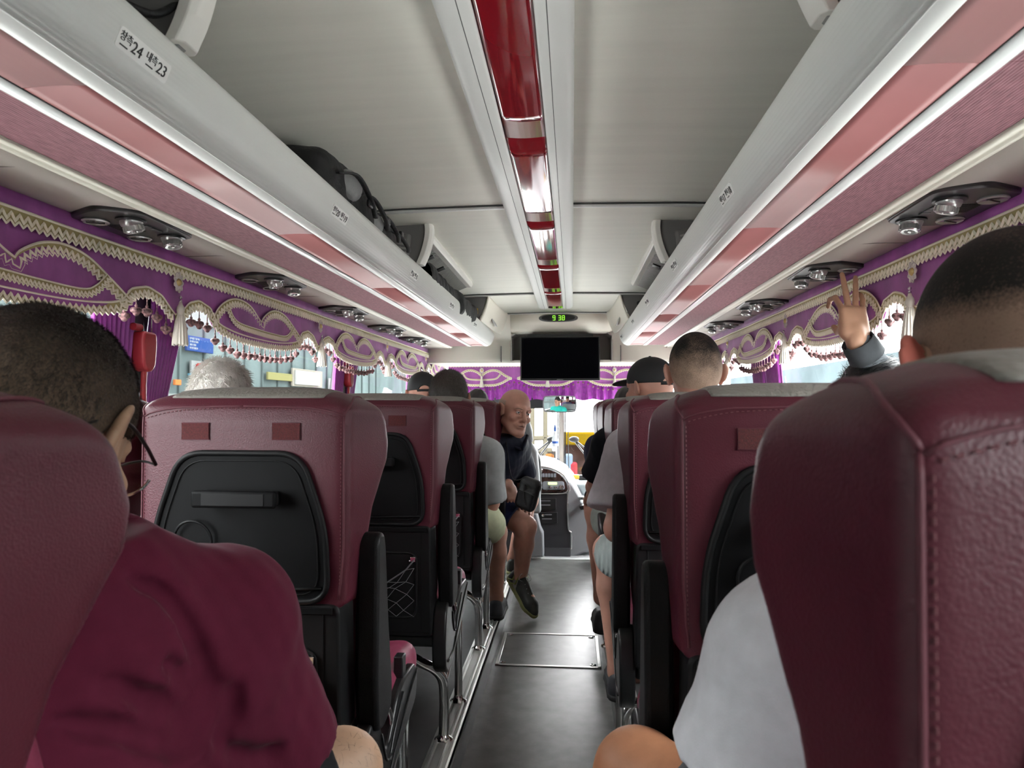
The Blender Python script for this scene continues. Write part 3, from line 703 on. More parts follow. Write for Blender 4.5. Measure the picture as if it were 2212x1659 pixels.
def rack(s, nm):
    t = thing('luggage_rack', '%s overhead luggage rack with silver lip and pink and maroon strips' % nm, 'luggage rack', (X_(s, .6), 2.0, CZ + .5), world=True, group=None)
    e = 5.32
    pr = spline(LIP, 6); out = []
    for i, (w, h) in enumerate(pr):
        k = .0011 if (14 <= i <= 52 and i % 2) else 0
        a = pr[max(0, i - 1)]; b = pr[min(len(pr) - 1, i + 1)]; dx, dz = b[0] - a[0], b[1] - a[1]; L = math.hypot(dx, dz) or 1
        out.append((X_(s, w - dz / L * k), CZ + h + dx / L * k))
    m = MB(); m.strip(out, YB, e); m.build('rack_lip', M_SILVER, t, smooth=0 if False else 180, solid=.002)
    m = MB(); m.tube([(X_(s, .4815), YB, CZ + .528), (X_(s, .4815), e, CZ + .528)], .0012, 5); m.tube([(X_(s, .523), YB, CZ + .447), (X_(s, .523), e, CZ + .447)], .0015, 5); m.build('lip_groove', M_CASE, t, smooth=0)
    # red lamp covers in sections
    ys = [YB] + [(.05 if s < 0 else .09) + .855 * i for i in range(0, 7)] + [e]
    ys = sorted(y for y in ys if y <= e)
    for a, b in zip(ys, ys[1:]):
        m = MB(); m.strip([(X_(s, .556 + .097 * q), CZ + .4462 + .002 * math.sin(math.pi * q)) for q in np.linspace(0, 1, 7)], a + .001, b - .001); m.build('lamp_cover', M_LAMP, t, smooth=180, solid=.003)
    m = MB(); m.strip([(X_(s, w), CZ + h) for w, h in ((.653, .447), (.655, .444), (.661, .442), (.680, .443), (.687, .446))], YB, e); m.build('white_strip', M_WHITE, t, smooth=30, solid=.002)
    m = MB(); m.tube([(X_(s, .6535), YB, CZ + .4452), (X_(s, .6535), e, CZ + .4452)], .0018, 5); m.build('dark_joint_line', mat('dark joint', (0, 0, 0)), t, smooth=0)
    for a, b in zip(ys, ys[1:]):
        m = MB(); m.strip([(X_(s, .688 + .136 * q), CZ + .447) for q in (0, .5, 1)], a + .0008, b - .0008); m.build('maroon_strip', M_MSTRIP, t, smooth=0, solid=.003)
    m = MB(); m.strip([(X_(s, w), CZ + h) for w, h in ((.824, .448), (.826, .442), (.838, .440), (.842, .444), (.850, .444), (.853, .441), (.864, .442), (.866, .450))], YB, e + .1); m.build('cream_trim', M_TRIM, t, smooth=30, solid=.002)
    m = MB(); m.strip([(X_(s, .50), CZ + .552), (X_(s, .53), CZ + .49), (X_(s, .60), CZ + .462), (X_(s, 1.10), CZ + .468)], YB, e); m.build('shelf_floor', M_GREY, t, smooth=0, solid=.006)
    m = MB(); m.add([(X_(s, w), e, CZ + h) for w, h in LIP + [(.6, .56), (.87, .56), (.87, .448)]], [tuple(range(len(LIP) + 3))]); m.build('end_plate', M_CASE, t, smooth=0, solid=.012)
    # service channel
    m = MB(); m.strip([(X_(s, .866), CZ + .449), (X_(s, .97), CZ + .456), (X_(s, 1.085), CZ + .455)], YB, 6.5)
    struct(m.build('ceiling_service_channel_' + ('left' if s < 0 else 'right'), M_PSU, smooth=60, solid=.008))
    for i in range(7):
        y = (2.02 if s < 0 else 2.00) + .83 * (i - 1) if False else 2.02 + .80 * (i - 1); m = MB(); m.box((X_(s, .975), y, CZ + .4505), (.21, .0015, .002), rot=(0, 0, .0)); struct(m.build('trim_channel_joint_%s_%d' % ('left' if s < 0 else 'right', i + 1), mat('soft joint', (.25, .23, .20), .8), smooth=0))
    return t
def divider(s, y, label, grille=True):
    t = thing('rack_divider', label, 'rack divider', (X_(s, .6), y, CZ + .56), world=True, group='luggage rack dividers')
    cur = spline([(.45, .722), (.447, .69), (.452, .65), (.466, .60), (.485, .556)], 5)
    m = MB(); m.prism([(X_(s, w), CZ + h) for w, h in cur + [(.60, .475), (1.05, .475), (1.05, .705)]], 'y', y + .005, y + .028); m.build('plate', M_GREY, t, bevel=.002)
    m = MB(); n = len(cur)
    for (w0, h0), (w1, h1) in zip(cur, cur[1:]): pass
    vs = []; 
    for w, h in cur: vs += [(X_(s, w - .002), y - .008, CZ + h), (X_(s, w - .012), y + .002, CZ + h), (X_(s, w - .014), y + .035, CZ + h), (X_(s, w - .004), y + .045, CZ + h), (X_(s, w + .018), y + .045, CZ + h), (X_(s, w + .018), y - .008, CZ + h)]
    m.add(vs, [(i * 6 + k, i * 6 + (k + 1) % 6, (i + 1) * 6 + (k + 1) % 6, (i + 1) * 6 + k) for i in range(n - 1) for k in range(6)] + [tuple(range(6)), tuple(range(6 * n - 6, 6 * n))]); m.build('rim', M_DIVW, t, smooth=40, bevel=.002)
    if grille:
        m = MB(); c = (X_(s, .60), y - .012, CZ + .615); m.box(c, (.15, .03, .14), rot=(0, s * -.12, 0)); sp = m.build('vent_housing', M_GREY, t, bevel=.012)
        m = MB()
        for k in range(7): m.box((c[0], y - .028, CZ + .562 + k * .0165), (.128, .008, .007), rot=(.3, s * -.2, 0))
        m.build('vent_slat', M_GRILLE, sp, smooth=0)['kind'] = 'stuff'
        # return air grille beyond the divider
        g = thing('air_grille', '%s slatted grey air return grille under the ceiling beyond the rack divider' % ('left' if s < 0 else 'right'), 'air grille', (X_(s, .5), y + .7, CZ + .68), world=True)
        y0, y1 = y + .05, y + 1.32
        m = MB(); m.prism([(X_(s, a), CZ + b) for a, b in ((.468, .728), (.462, .700), (.470, .684), (.500, .684), (.505, .700), (.505, .73))], 'y', y0, y1); m.build('rail', M_DIVW, g, bevel=.003)
        m = MB(); m.strip([(X_(s, .49), CZ + .70), (X_(s, .64), CZ + .64), (X_(s, .66), CZ + .72)], y0, y1); m.build('grille_back', M_GREY, g, smooth=0, solid=.003)
        m = MB(); k = 0; yy = y0 + .01
        while yy < y1: m.box((X_(s, .562), yy, CZ + .664), (.140, .008, .012), rot=(0, s * .38, 0)); yy += .024
        m.build('grille_slat', M_GRILLE, g, smooth=0)['kind'] = 'stuff'
        for yy in (y0 + .35, y0 + .62): 
            m = MB(); m.box((X_(s, .53), yy, CZ + .672), (.04, .05, .014), rot=(0, s * .38, 0)); m.build('grille_clip', M_BLACK, g, bevel=.002)
    return t
def end_box(s):
    t = thing('rack_end_box', '%s cream end box closing the luggage rack at the front' % ('left' if s < 0 else 'right'), 'end box', (X_(s, .7), 5.0, CZ + .5), world=True)
    y0 = 4.62
    cur = spline([(.440, .722), (.455, .66), (.478, .60), (.500, .556)], 4)
    m = MB(); m.prism([(X_(s, w + .012), CZ + h) for w, h in cur + [(.60, .475), (1.05, .475), (1.05, .705)]], 'y', y0, y0 + .02); m.build('rear_plate', M_GREY, t, bevel=.002)
    m = MB(); n = len(cur); vs = []; ys = [y0 - .005, y0 + .03, y0 + .3, y0 + .6, y0 + .8, y0 + .88]; off = [.0, -.006, -.012, -.02, -.03, -.05]
    for yy, o_ in zip(ys, off): vs += [(X_(s, w + o_), yy, CZ + h) for w, h in cur]
    m.add(vs, [(j * n + i, j * n + i + 1, (j + 1) * n + i + 1, (j + 1) * n + i) for j in range(5) for i in range(n - 1)]); m.build('side_cover', mat('cream bulkhead', (0, 0, 0)), t, smooth=60, solid=.008)
    m = MB(); m.box((X_(s, .452), y0 + .45, CZ + .60), (.006, .24, .05), rot=(0, s * .35, 0)); m.build('speaker_patch', mat('pale grey mesh', (.42, .42, .41), .6), t, bevel=.002)
    m = MB(); m.box((X_(s, .455), y0 + .50, CZ + .585), (.012, .03, .022)); m.build('catch', M_CHROME, t, bevel=.002)
    if s < 0:
        m = MB(); m.box((X_(s, .535), y0 - .004, CZ + .622), (.050, .002, .036)); st = m.build('sticker', mat('yellow warning sticker', (.75, .45, .02), .5), t, smooth=0)
        m = MB()
        for k in range(3): m.box((X_(s, .535) - .012 + k * .012, y0 - .006, CZ + .624), (.007, .001, .018 - .004 * (k % 2)))
        m.build('sticker_print', M_INK, st, smooth=0)
    else:
        m = MB(); m.lathe([(.016, 0), (.016, .014), (.010, .016)], 16, Matrix.Translation((X_(s, .56), y0 - .002, CZ + .66)) @ Matrix.Rotation(R(90), 4, 'X')); m.build('round_socket', M_BLACK, t)
RK = [rack(-1, 'left'), rack(1, 'right')]
divider(-1, 1.005, 'nearest divider of the left luggage rack, at the top edge of the picture', False)
divider(-1, 2.72, 'left luggage rack divider with slatted vent beside the grey and black bag')
divider(1, 1.01, 'nearest divider of the right luggage rack, by the red bag', False)
divider(1, 2.74, 'right luggage rack divider with slatted vent')
end_box(-1); end_box(1)
def psu(s, y, label):
    """overhead service panel; local axes: x outwards (w), y along the coach, z up; origin on the channel"""
    t = thing('service_panel', label, 'service panel', group='overhead service panels', loc=(X_(s, .965), y, CZ + .4475))
    fx = lambda a: s * a
    m = MB(); poly = round_poly([(fx(-.095), -.13), (fx(-.085), .125), (fx(.02), .165), (fx(.105), .150), (fx(.105), -.10), (fx(.0), -.16)], .03, 4)
    m.prism(poly, 'z', -.008, .006); base = m.build('panel', M_PSUD, t, bevel=.004)
    for (a, b, tilt) in ((-.035, -.072, .5), (-.035, .098, -.3)):
        c = MB(); c.lathe([(.034, .0), (.034, -.004), (.026, -.006)], 24); c.build('nozzle_seat', M_BLACK, base, loc=(fx(a), b, -.008))
        m = MB(); prof = [(.025, .002), (.027, -.006), (.025, -.014), (.021, -.018), (.021, -.030), (.018, -.033), (.012, -.032), (.010, -.026), (.004, -.026), (.004, -.033), (.0, -.033)]
        m.lathe(prof, 24)
        for k in range(14):
            q = 2 * math.pi * k / 14; m.box((.0215 * math.cos(q), .0215 * math.sin(q), -.024), (.004, .003, .012), rot=(0, 0, q))
        m.build('air_nozzle', mat('satin silver nozzle', (.5, .5, .49), .28, .8), base, smooth=40, loc=(fx(a), b, -.006), rot=(tilt * .4, s * .2, 0))
    for (a, b) in ((.054, -.072), (.054, .098)):
        m = MB(); m.lathe([(.030, 0), (.031, -.003), (.027, -.006), (.024, -.0045), (.0, -.0055)], 24); r = m.build('reading_lamp', M_LENS, base, smooth=40, loc=(fx(a), b, -.008))
        m = MB(); m.box((0, 0, -.006), (.040, .005, .003)); m.build('lamp_bar', M_PSUD, r, bevel=.001, rot=(0, 0, .5))
    m = MB()
    for k in range(9): m.box((fx(.025), -.028 + k * .0075, -.0085), (.060, .003, .002))
    g = m.build('speaker_slot', M_BLACK, base, smooth=0); g['kind'] = 'stuff'
    for k in range(3):
        m = MB(); m.box((fx(-.035), -.012 + k * .023, -.009), (.020, .019, .004)); m.build('button', mat('grey button', (.06, .06, .06), .4), base, bevel=.0015)
    return t
pl = ['nearest dark service panel on the left, above the red hammer', 'second dark service panel from the camera on the left', 'third dark service panel from the camera on the left', 'fourth dark service panel from the camera on the left', 'farthest dark service panel on the left']
q = None
for i, y in enumerate((1.635, 2.435, 3.24, 4.02, 4.74)):
    if q is None: q = psu(-1, y, pl[0])
    else: o = copy_tree(q); o.location.y = y; o['label'] = pl[i]
q = None; pr_ = ['nearest dark service panel on the right, largest of them all', 'dark service panel on the right touched by the raised hand', 'dark service panel on the right just beyond the raised hand', 'farthest dark service panel on the right']
for i, y in enumerate((1.63, 2.42, 3.20, 3.99)):
    if q is None: q = psu(1, y, pr_[0])
    else: o = copy_tree(q); o.location.y = y; o['label'] = pr_[i]
def num_label(s, y, a, b, label, size=1.0):
    n = Vector((-s, 0, -.42)).normalized(); c = Vector((X_(s, .4875), y, CZ + .495))
    t = thing('seat_number_label', label, 'label', c, world=True, group='seat number labels on the rack lips')
    mt = frame(c + n * .0025, n, (0, 0, 1)); mt2 = mt
    m = MB(); hw, hh = .058, .0145; pts = round_poly([(-hw, -hh), (hw, -hh), (hw, hh), (-hw, hh)], .005, 3)
    m.prism(pts, 'z', -.0012, .0012); m.v = [tuple(mt @ Vector(v)) for v in m.v]; pt = m.build('plate', M_LABEL, t, smooth=0)
    for body, dx, dy, sz in ((a[0], -.043, .003, .014), (a[1], -.018, -.001, .023), (b[0], .014, .003, .014), (b[1], .040, -.001, .023)):
        text(body, 'lettering', sz, M_INK, pt, mt @ Matrix.Translation((dx, dy, .0018)))
    m = MB()
    for dx in (-.043, .014):
        m.box((dx, -.008, .0016), (.016, .0018, .0008))
    m.v = [tuple(mt @ Vector(v)) for v in m.v]; m.build('lettering_small', M_INK, pt, smooth=0)
for i, (y, a, b) in enumerate(((.925, '24', '23'), (1.76, '20', '19'), (2.616, '16', '15'), (3.458, '12', '11'), (4.31, '8', '7'))):
    num_label(-1, y, ('창측', a), ('내측', b), ['white number label reading 24 and 23 on the left rack lip', 'number label reading 20 and 19 on the left rack lip beside the grey bag', 'third number label along the left rack lip', 'fourth number label along the left rack lip', 'farthest number label on the left rack lip'][i])
for i, (y, a, b) in enumerate(((1.67, '17', '18'), (2.51, '13', '14'), (3.41, '9', '10'), (4.21, '5', '6'), (5.17, '1', '2'))):
    num_label(1, y, ('내측', a), ('창측', b), ['number label reading 17 and 18 on the right rack lip', 'second number label along the right rack lip', 'third number label along the right rack lip', 'fourth number label along the right rack lip', 'farthest number label on the right rack lip'][i])
# ------------------------------------------------------------------ purple valances, curtains, hammers
M_PURP = mat('purple velour', (.36, .095, .36), .55, bump=('noise', 160, .25, .0015), var=(14, .22, (1, 1, .5)), sheen=.35)
M_PURPD = mat('purple curtain satin', (.27, .045, .27), .42, var=(30, .15), sheen=.3)
M_BR = mat('cream braid', (.95, .90, .74), .6)
M_BRG = mat('olive gold braid', (.50, .43, .20), .6)
M_TAS = mat('cream tassel thread', (.70, .66, .58), .6, bump=('noise', 900, .5, .001, (4, 4, .1)))
M_POM = mat('maroon and cream pompom', (.20, .105, .105), .6, var=(150, 1.0))
M_GOLD = mat('gold button', (.65, .50, .22), .3, .7)
M_HRED = mat('red hammer plastic', (.30, .022, .028), .4)
EDGE = [(0, .205), (.03, .195), (.07, .158), (.12, .142), (.18, .158), (.195, .185), (.24, .212), (.35, .228), (.5, .231), (.65, .226), (.76, .208), (.80, .182), (.825, .160), (.88, .145), (.94, .160), (.97, .185), (1, .205)]
EX, EV = zip(*EDGE)
def edge(u): return float(np.interp(u % 1.0, EX, EV))
TOPC = [(.185, .172), (.215, .128), (.27, .092), (.33, .080), (.40, .092), (.455, .125), (.485, .140), (.50, .120), (.55, .090), (.61, .078), (.68, .090), (.75, .130), (.812, .172)]
BOTC = [(.812, .172), (.77, .208), (.65, .226), (.5, .231), (.35, .228), (.24, .212), (.195, .19), (.185, .172)]
SMILE = [(.262, .118), (.285, .148), (.33, .166), (.45, .172), (.56, .174), (.66, .172), (.70, .155), (.735, .118)]
def resample(pts, step):
    if len(pts) < 2: return []
    p = np.array([tuple(a) for a in pts]); d = np.concatenate([[0], np.cumsum(np.linalg.norm(np.diff(p, axis=0), axis=1))])
    q = np.arange(0, d[-1], step); return [Vector([float(np.interp(x, d, p[:, k])) for k in range(3)]) for x in q]
def braid(name, pts, n, parent, w=.020, step=.0165, up=None, coarse=False, cream=None):
    """scalloped ribbon along pts lying in the plane with normal n, loops hanging to the 'down' side"""
    n = Vector(n).normalized(); r = resample(pts, step / 4)
    if len(r) < 4: return
    m = MB(); A = []; B = []; path = []; edge_ = []
    for i, p in enumerate(r):
        t = (r[min(i + 1, len(r) - 1)] - r[max(i - 1, 0)]).normalized(); d = n.cross(t)
        if up is not None and d.dot(Vector(up)) > 0: d = -d
        elif up is None and d.z > 0: d = -d
        k = (.5 + .5 * math.cos(i * math.pi / 2)); ww = w * (.80 + .32 * k)
        A.append(p - d * .001 + n * .002); B.append(p + d * ww + n * .002)
        path.append(p + d * (w * (.30 + .5 * (1 if i % 4 == 0 else (.5 if i % 4 in (1, 3) else 0)))) + n * .0045)
        edge_.append(p + d * (ww - .001) + n * .0035)
    L = len(r); m.add(A + B, [(i, i + 1, L + i + 1, L + i) for i in range(L - 1)], 0)
    m.tube(path, w * .115, 4, mi=1); m.tube(edge_, w * .085, 4, mi=1)
    m.tube([a + n * .002 for a in A[::2]] if len(A) > 4 else A, w * .10, 4, mi=1)
    return m.build(name, [M_BRG, cream or M_BR], parent, smooth=60, recalc=False)
def pompom_mesh():
    F = Field(*cube_axes((-.018, -.018, -.055), (.018, .018, .004), .0022)); F.cone((0, 0, 0), (0, 0, -.03), .0016, .0016, .001); F.ball((0, 0, -.026), .004, .001)
    for k in range(5):
        q = k * 2 * math.pi / 5; F.ball((.0062 * math.cos(q), .0062 * math.sin(q), -.036), .0068, .0012)
    F.ball((0, 0, -.043), .007, .0015); o = F.mesh('pompom', M_POM, smooth_it=1); d = o.data; bpy.data.objects.remove(o); return d
ME_POM = pompom_mesh()
def tassel_meshes():
    m = MB(); prof = [(.004, 0), (.0055, -.006), (.010, -.013), (.0115, -.022), (.0085, -.030), (.0075, -.034)]; m.lathe(prof, 14)
    prof = [(.0085, -.034), (.0125, -.05), (.0165, -.075), (.0195, -.100), (.0205, -.112)]; k = 30; vs = []
    for r_, z in prof:
        for i in range(k): q = 2 * math.pi * i / k; rr = r_ * (1 + (.10 if i % 2 else -.06) * (1 if z < -.04 else .3)); vs.append((rr * math.cos(q), rr * math.sin(q), z - (.003 * (i % 3) if z < -.11 else 0)))
    n = len(prof); m.add(vs, [(j * k + i, j * k + (i + 1) % k, (j + 1) * k + (i + 1) % k, (j + 1) * k + i) for j in range(n - 1) for i in range(k)]); o = m.build('tassel', M_TAS, smooth=40); a = o.data; bpy.data.objects.remove(o)
    m = MB(); k = 40; vs = [(0, 0, .006)]
    for i in range(k): q = 2 * math.pi * i / k; r_ = .021 + .0035 * math.cos(9 * q); vs.append((r_ * math.cos(q), r_ * 1.28 * math.sin(q), .001)) 
    m.add(vs, [(0, 1 + i, 1 + (i + 1) % k) for i in range(k)]); m.tube([(.021 * math.cos(q) * (1 + .15 * math.cos(9 * q)), .027 * math.sin(q) * (1 + .15 * math.cos(9 * q)), .003) for q in np.linspace(0, 2 * math.pi, 61)[:-1]], .0022, 5, closed=True)
    o = m.build('medallion', mat('pale lace medallion', (.7, .64, .6), .6), smooth=0, solid=.002); b = o.data; bpy.data.objects.remove(o)
    m = MB(); m.lathe([(.0115, 0), (.0115, .004), (.008, .009), (.003, .011), (0, .011)], 18); o = m.build('button', M_GOLD, smooth=60); c = o.data; bpy.data.objects.remove(o)
    m = MB(); m.tube([(0, 0, .02), (0, 0, 0)], .0012, 5)
    for z in (.014, .004): m.lathe([(.0, .005), (.0045, .002), (.0045, -.002), (0, -.005)], 10, Matrix.Translation((0, 0, z)))
    o = m.build('bead', mat('silver bead', (.6, .58, .6), .2, .8), smooth=60); d = o.data; bpy.data.objects.remove(o)
    return a, b, c, d
ME_TAS, ME_MED, ME_BUT, ME_BEAD = tassel_meshes()
def pendant(parent, pos, nrm, dz=.0, tl=1.0, sc=1.0):
    p = Vector(pos); n = Vector(nrm).normalized()
    a = link('medallion', ME_MED, parent); a.matrix_basis = frame(p + n * .004, n) @ Matrix.Diagonal((sc, sc, 1, 1))
    b = link('button', ME_BUT, a)
    q = p + n * .014 - Vector((0, 0, .034 * sc + .026 * tl)); e = link('bead', ME_BEAD, parent); e.location = q; e.scale = (sc, sc, sc * tl); e.matrix_parent_inverse = Matrix.Translation(-parent.location)
    c = link('tassel', ME_TAS, parent); c.location = q; c.scale = (sc * 1.05, sc * 1.05, sc * 1.12); c.matrix_parent_inverse = Matrix.Translation(-parent.location)
def valance(s, y_t, per, y0, y1, pom0, pom1, label):
    x0 = X_(s, 1.072); top = CZ + .449; n = Vector((-s, 0, 0))
    t = thing('valance', label, 'valance', (x0, 2.5, top), world=True)
    U = lambda y: (y - y_t) / per
    wob = lambda y, v: -s * .004 * math.sin(y * 11 + 1.3 * v) * min(1, v * 8)
    pt = lambda y, v, e=0: Vector((x0 + wob(y, v) - s * e, y, top - v))
    N = int((y1 - y0) / .012); m = MB()
    m.grid(lambda a, b: tuple(pt(y0 + (y1 - y0) * a, edge(U(y0 + (y1 - y0) * a)) * b)), N, 8); m.build('cloth', M_PURP, t, smooth=180, solid=.004)
    m = MB(); m.strip([(x0 - s * .012, top + .004), (x0 - s * .014, top - .030), (x0 - s * .010, top - .032)], y0, y1); m.build('header_band', M_PURP, t, smooth=60, solid=.003)
    braid('top_braid', [pt(y, .036, .012) for y in np.linspace(y0, y1, 300)], n, t, w=.033, step=.023)
    k0, k1 = int(math.floor(U(y0))), int(math.ceil(U(y1)))
    for k in range(k0, k1):
        Y = lambda u: y_t + (k + u) * per
        if Y(.1) > y1 or Y(.9) < y0: continue
        ok = lambda L: [p for p in L if y0 < p.y < y1]
        # padded motif
        tc = spline(TOPC[:7], 6)[:-1] + spline(TOPC[6:], 6); bc_ = spline(BOTC, 5)
        ring = tc + bc_[1:-1]
        m = MB(); c = (.5, .165); R_ = [(c[0] + (a - c[0]) * f, c[1] + (b - c[1]) * f, e) for f, e in ((1, .004), (.93, .010), (.75, .014), (.4, .016)) for a, b in ring]; L = len(ring)
        vs = [tuple(pt(Y(a), b, e)) for a, b, e in R_] + [tuple(pt(Y(c[0]), c[1], .016))]
        if min(v[1] for v in vs) < y1 - .05 and max(v[1] for v in vs) < y1 + .3:
            m.add(vs, [(j * L + i, j * L + (i + 1) % L, (j + 1) * L + (i + 1) % L, (j + 1) * L + i) for j in range(3) for i in range(L)] + [(3 * L + i, 3 * L + (i + 1) % L, 4 * L) for i in range(L)]); m.build('motif', M_PURP, t, smooth=180)
            braid('motif_braid', ok([pt(Y(a), b, .010) for a, b in tc]), n, t, w=.029, step=.020)
            braid('motif_braid', ok([pt(Y(a), b - .024, .010) for a, b in bc_]), n, t, w=.029, step=.020)
            sm = spline(SMILE, 5); braid('smile_braid', ok([pt(Y(a), b, .016) for a, b in sm]), n, t, w=.020, step=.0125)
        braid('edge_braid', ok([pt(Y(u), edge(u) - .022, .006) for u in np.linspace(.81, 1.0, 16)]), n, t, w=.029, step=.020)
        braid('edge_braid', ok([pt(Y(u), edge(u) - .022, .006) for u in np.linspace(0, .19, 16)]), n, t, w=.029, step=.020)
        if y0 < Y(0) < y1: pendant(t, pt(Y(0), .086, .012), n, tl=1.0)
    ys = np.arange(pom0, pom1, .048)
    for y in ys:
        p = link('pompom', ME_POM, t); p.location = pt(y, edge(U(y)) - .002, .0); p.rotation_euler = (0, 0, random.uniform(0, 6)); p.scale = (1.2, 1.2, random.uniform(1.15, 1.35)); p.matrix_parent_inverse = Matrix.Translation(-t.location)
    return t
valance(-1, 1.975, 1.18, .1, 6.45, 1.75, 6.3, 'left purple window valance with cream braid, motifs, tassels and pompoms')
valance(1, 1.99, 1.14, .1, 6.45, 1.75, 6.3, 'right purple window valance with cream braid, motifs and tassels behind the raised hand')
def front_valance():
    y = 6.50; top = P(1100, 781, y).z; n = Vector((0, -1, 0)); xa, xb = -1.17, .93
    t = thing('front_valance', 'purple valance over the windscreen with pearl braid and a pleated lace skirt', 'valance', (XC, y, top), world=True)
    per = .62; xt = P(1041, 800, y).x; U = lambda x: (x - xt) / per; ev = [(0, .235), (.18, .235), (.35, .20), (.42, .175), (.5, .165), (.58, .175), (.65, .20), (.82, .235), (1, .235)]
    ea, eb = zip(*ev); ed = lambda x: float(np.interp(U(x) % 1, ea, eb))
    m = MB(); m.grid(lambda a, b: (xa + (xb - xa) * a, y + .003 * math.sin(a * 90) * b, top - b * (ed(xa + (xb - xa) * a))), 150, 5); m.build('cloth', M_PURP, t, smooth=180, solid=.004)
    m = MB(); m.grid(lambda a, b: (xa + (xb - xa) * a, y + .035 + (.004 + .014 * b) * math.sin(a * 150 + 1.5 * math.sin(a * 37)), top - .14 - b * (.22 + .006 * math.sin(a * 75))), 420, 4); m.build('skirt', mat('bright purple lace', (.30, .035, .33), .4, var=(60, .35, (1, 1, .5)), bump=('noise', 220, .6, .002)), t, smooth=180)
    pt = lambda x, v, e=.0: Vector((x, y - .006 - e, top - v))
    braid('top_braid', [pt(x, .028) for x in np.linspace(xa, xb, 60)], n, t, w=.022, step=.026)
    for k in range(-2, 4):
        Xk = xt + k * per; inr = lambda L: [p for p in L if xa < p.x < xb]
        for sg in (1, -1):
            braid('motif_braid', inr([pt(Xk + sg * a * per, b) for a, b in spline([(0, .125), (.06, .095), (.16, .075), (.26, .085), (.36, .125), (.46, .155)], 5)]), n, t, w=.019, step=.022)
            braid('motif_braid', inr([pt(Xk + sg * a * per, b) for a, b in spline([(0, .215), (.18, .215), (.30, .195), (.40, .160), (.46, .150)], 5)]), n, t, w=.019, step=.022)
        braid('smile_braid', inr([pt(Xk + a * per, b) for a, b in spline([(-.28, .115), (-.22, .155), (-.1, .166), (.1, .166), (.22, .155), (.28, .115)], 5)]), n, t, w=.013, step=.013)
        if xa < Xk < xb: pendant(t, pt(Xk, .085), n, tl=.7, sc=.85)
    for x in np.arange(xa + .03, xb, .046):
        p = link('pompom', ME_POM, t); p.location = pt(x, ed(x)); p.scale = (.9, .9, .8); p.matrix_parent_inverse = Matrix.Translation(-t.location)
front_valance()
def curtain(s, a0, a1, b0, b1, label, zt=CZ + .36, zb=.885, folds=9, x=1.135):
    """top edge spans a0..a1 along the coach, bottom b0..b1"""
    m = MB(); n = folds * 8
    def fn(u, v):
        y = (a0 + (a1 - a0) * u) * (1 - v ** .75) + (b0 + (b1 - b0) * u) * v ** .75
        return (X_(s, x + .05 * v) + .011 * math.sin(u * folds * 2 * math.pi + v) * (1 - .2 * v), y, zt + (zb - zt) * v)
    m.grid(fn, n, 14); o = m.build('curtain', M_PURPD, smooth=180, solid=.0015); return tag(o, label, 'curtain', 'purple pillar curtains')
curtain(-1, 1.975, 2.20, 1.975, 2.03, 'purple pleated curtain just right of the red hammer on the left')
curtain(-1, 1.70, 1.905, 1.78, 1.905, 'purple pleated curtain left of the red hammer, behind the man with glasses')
curtain(-1, 3.83, 4.03, 3.83, 3.93, 'purple curtain beyond the second pillar on the left')
curtain(-1, 3.60, 3.77, 3.64, 3.77, 'purple curtain before the second pillar on the left')
curtain(-1, 5.2, 5.50, 5.32, 5.50, 'purple curtain before the third pillar on the left', folds=6)
curtain(-1, 5.58, 5.72, 5.58, 5.66, 'purple curtain beyond the third pillar on the left', folds=5)
curtain(1, 3.53, 3.77, 3.56, 3.77, 'purple curtain nearer than the second pillar on the right')
curtain(1, 3.83, 4.07, 3.83, 4.02, 'purple curtain beyond the second pillar on the right')
curtain(1, 1.97, 2.09, 1.97, 2.05, 'purple curtain behind the blurred head on the right')
def hammer(s, y, label):
    t = thing('emergency_hammer', label, 'hammer', (X_(s, 1.145), y, 1.25), world=True)
    x = X_(s, 1.130); z = 1.345
    m = MB(); m.box((X_(s, 1.165), y, z + .01), (.02, .085, .26)); m.build('holder', M_PILLAR, t, bevel=.006)
    m = MB(); pts = [(y - .030, z + .055), (y + .030, z + .055), (y + .034, z + .02), (y + .028, z - .045), (y + .012, z - .062), (y - .012, z - .062), (y - .028, z - .045), (y - .034, z + .02)]
    m.prism(round_poly(pts, .01, 2), 'x', x - s * .022, x + s * .020); m.build('head_cover', M_HRED, t, bevel=.007, bseg=3)
    m = MB(); m.tube([(x, y - .02, z + .066), (x, y - .052, z + .066)], .011, 12); m.build('hammer_tip', M_HRED, t)
    m = MB(); m.tube([(x, y + .002, z - .05), (x, y + .001, z - .10), (x, y, z - .155)], [.0125, .010, .0125], 10, flat=.7); m.build('handle', M_HRED, t)
    m = MB(); m.tube([(x - s * .01, y + .02, z + .05), (x - s * .01, y + .02, z + .14)], .002, 5); m.build('wire', M_CHROME, t)
hammer(-1, 1.93, 'red emergency hammer in its holder on the nearest left window pillar')
hammer(-1, 3.80, 'small red emergency hammer on the second left window pillar')
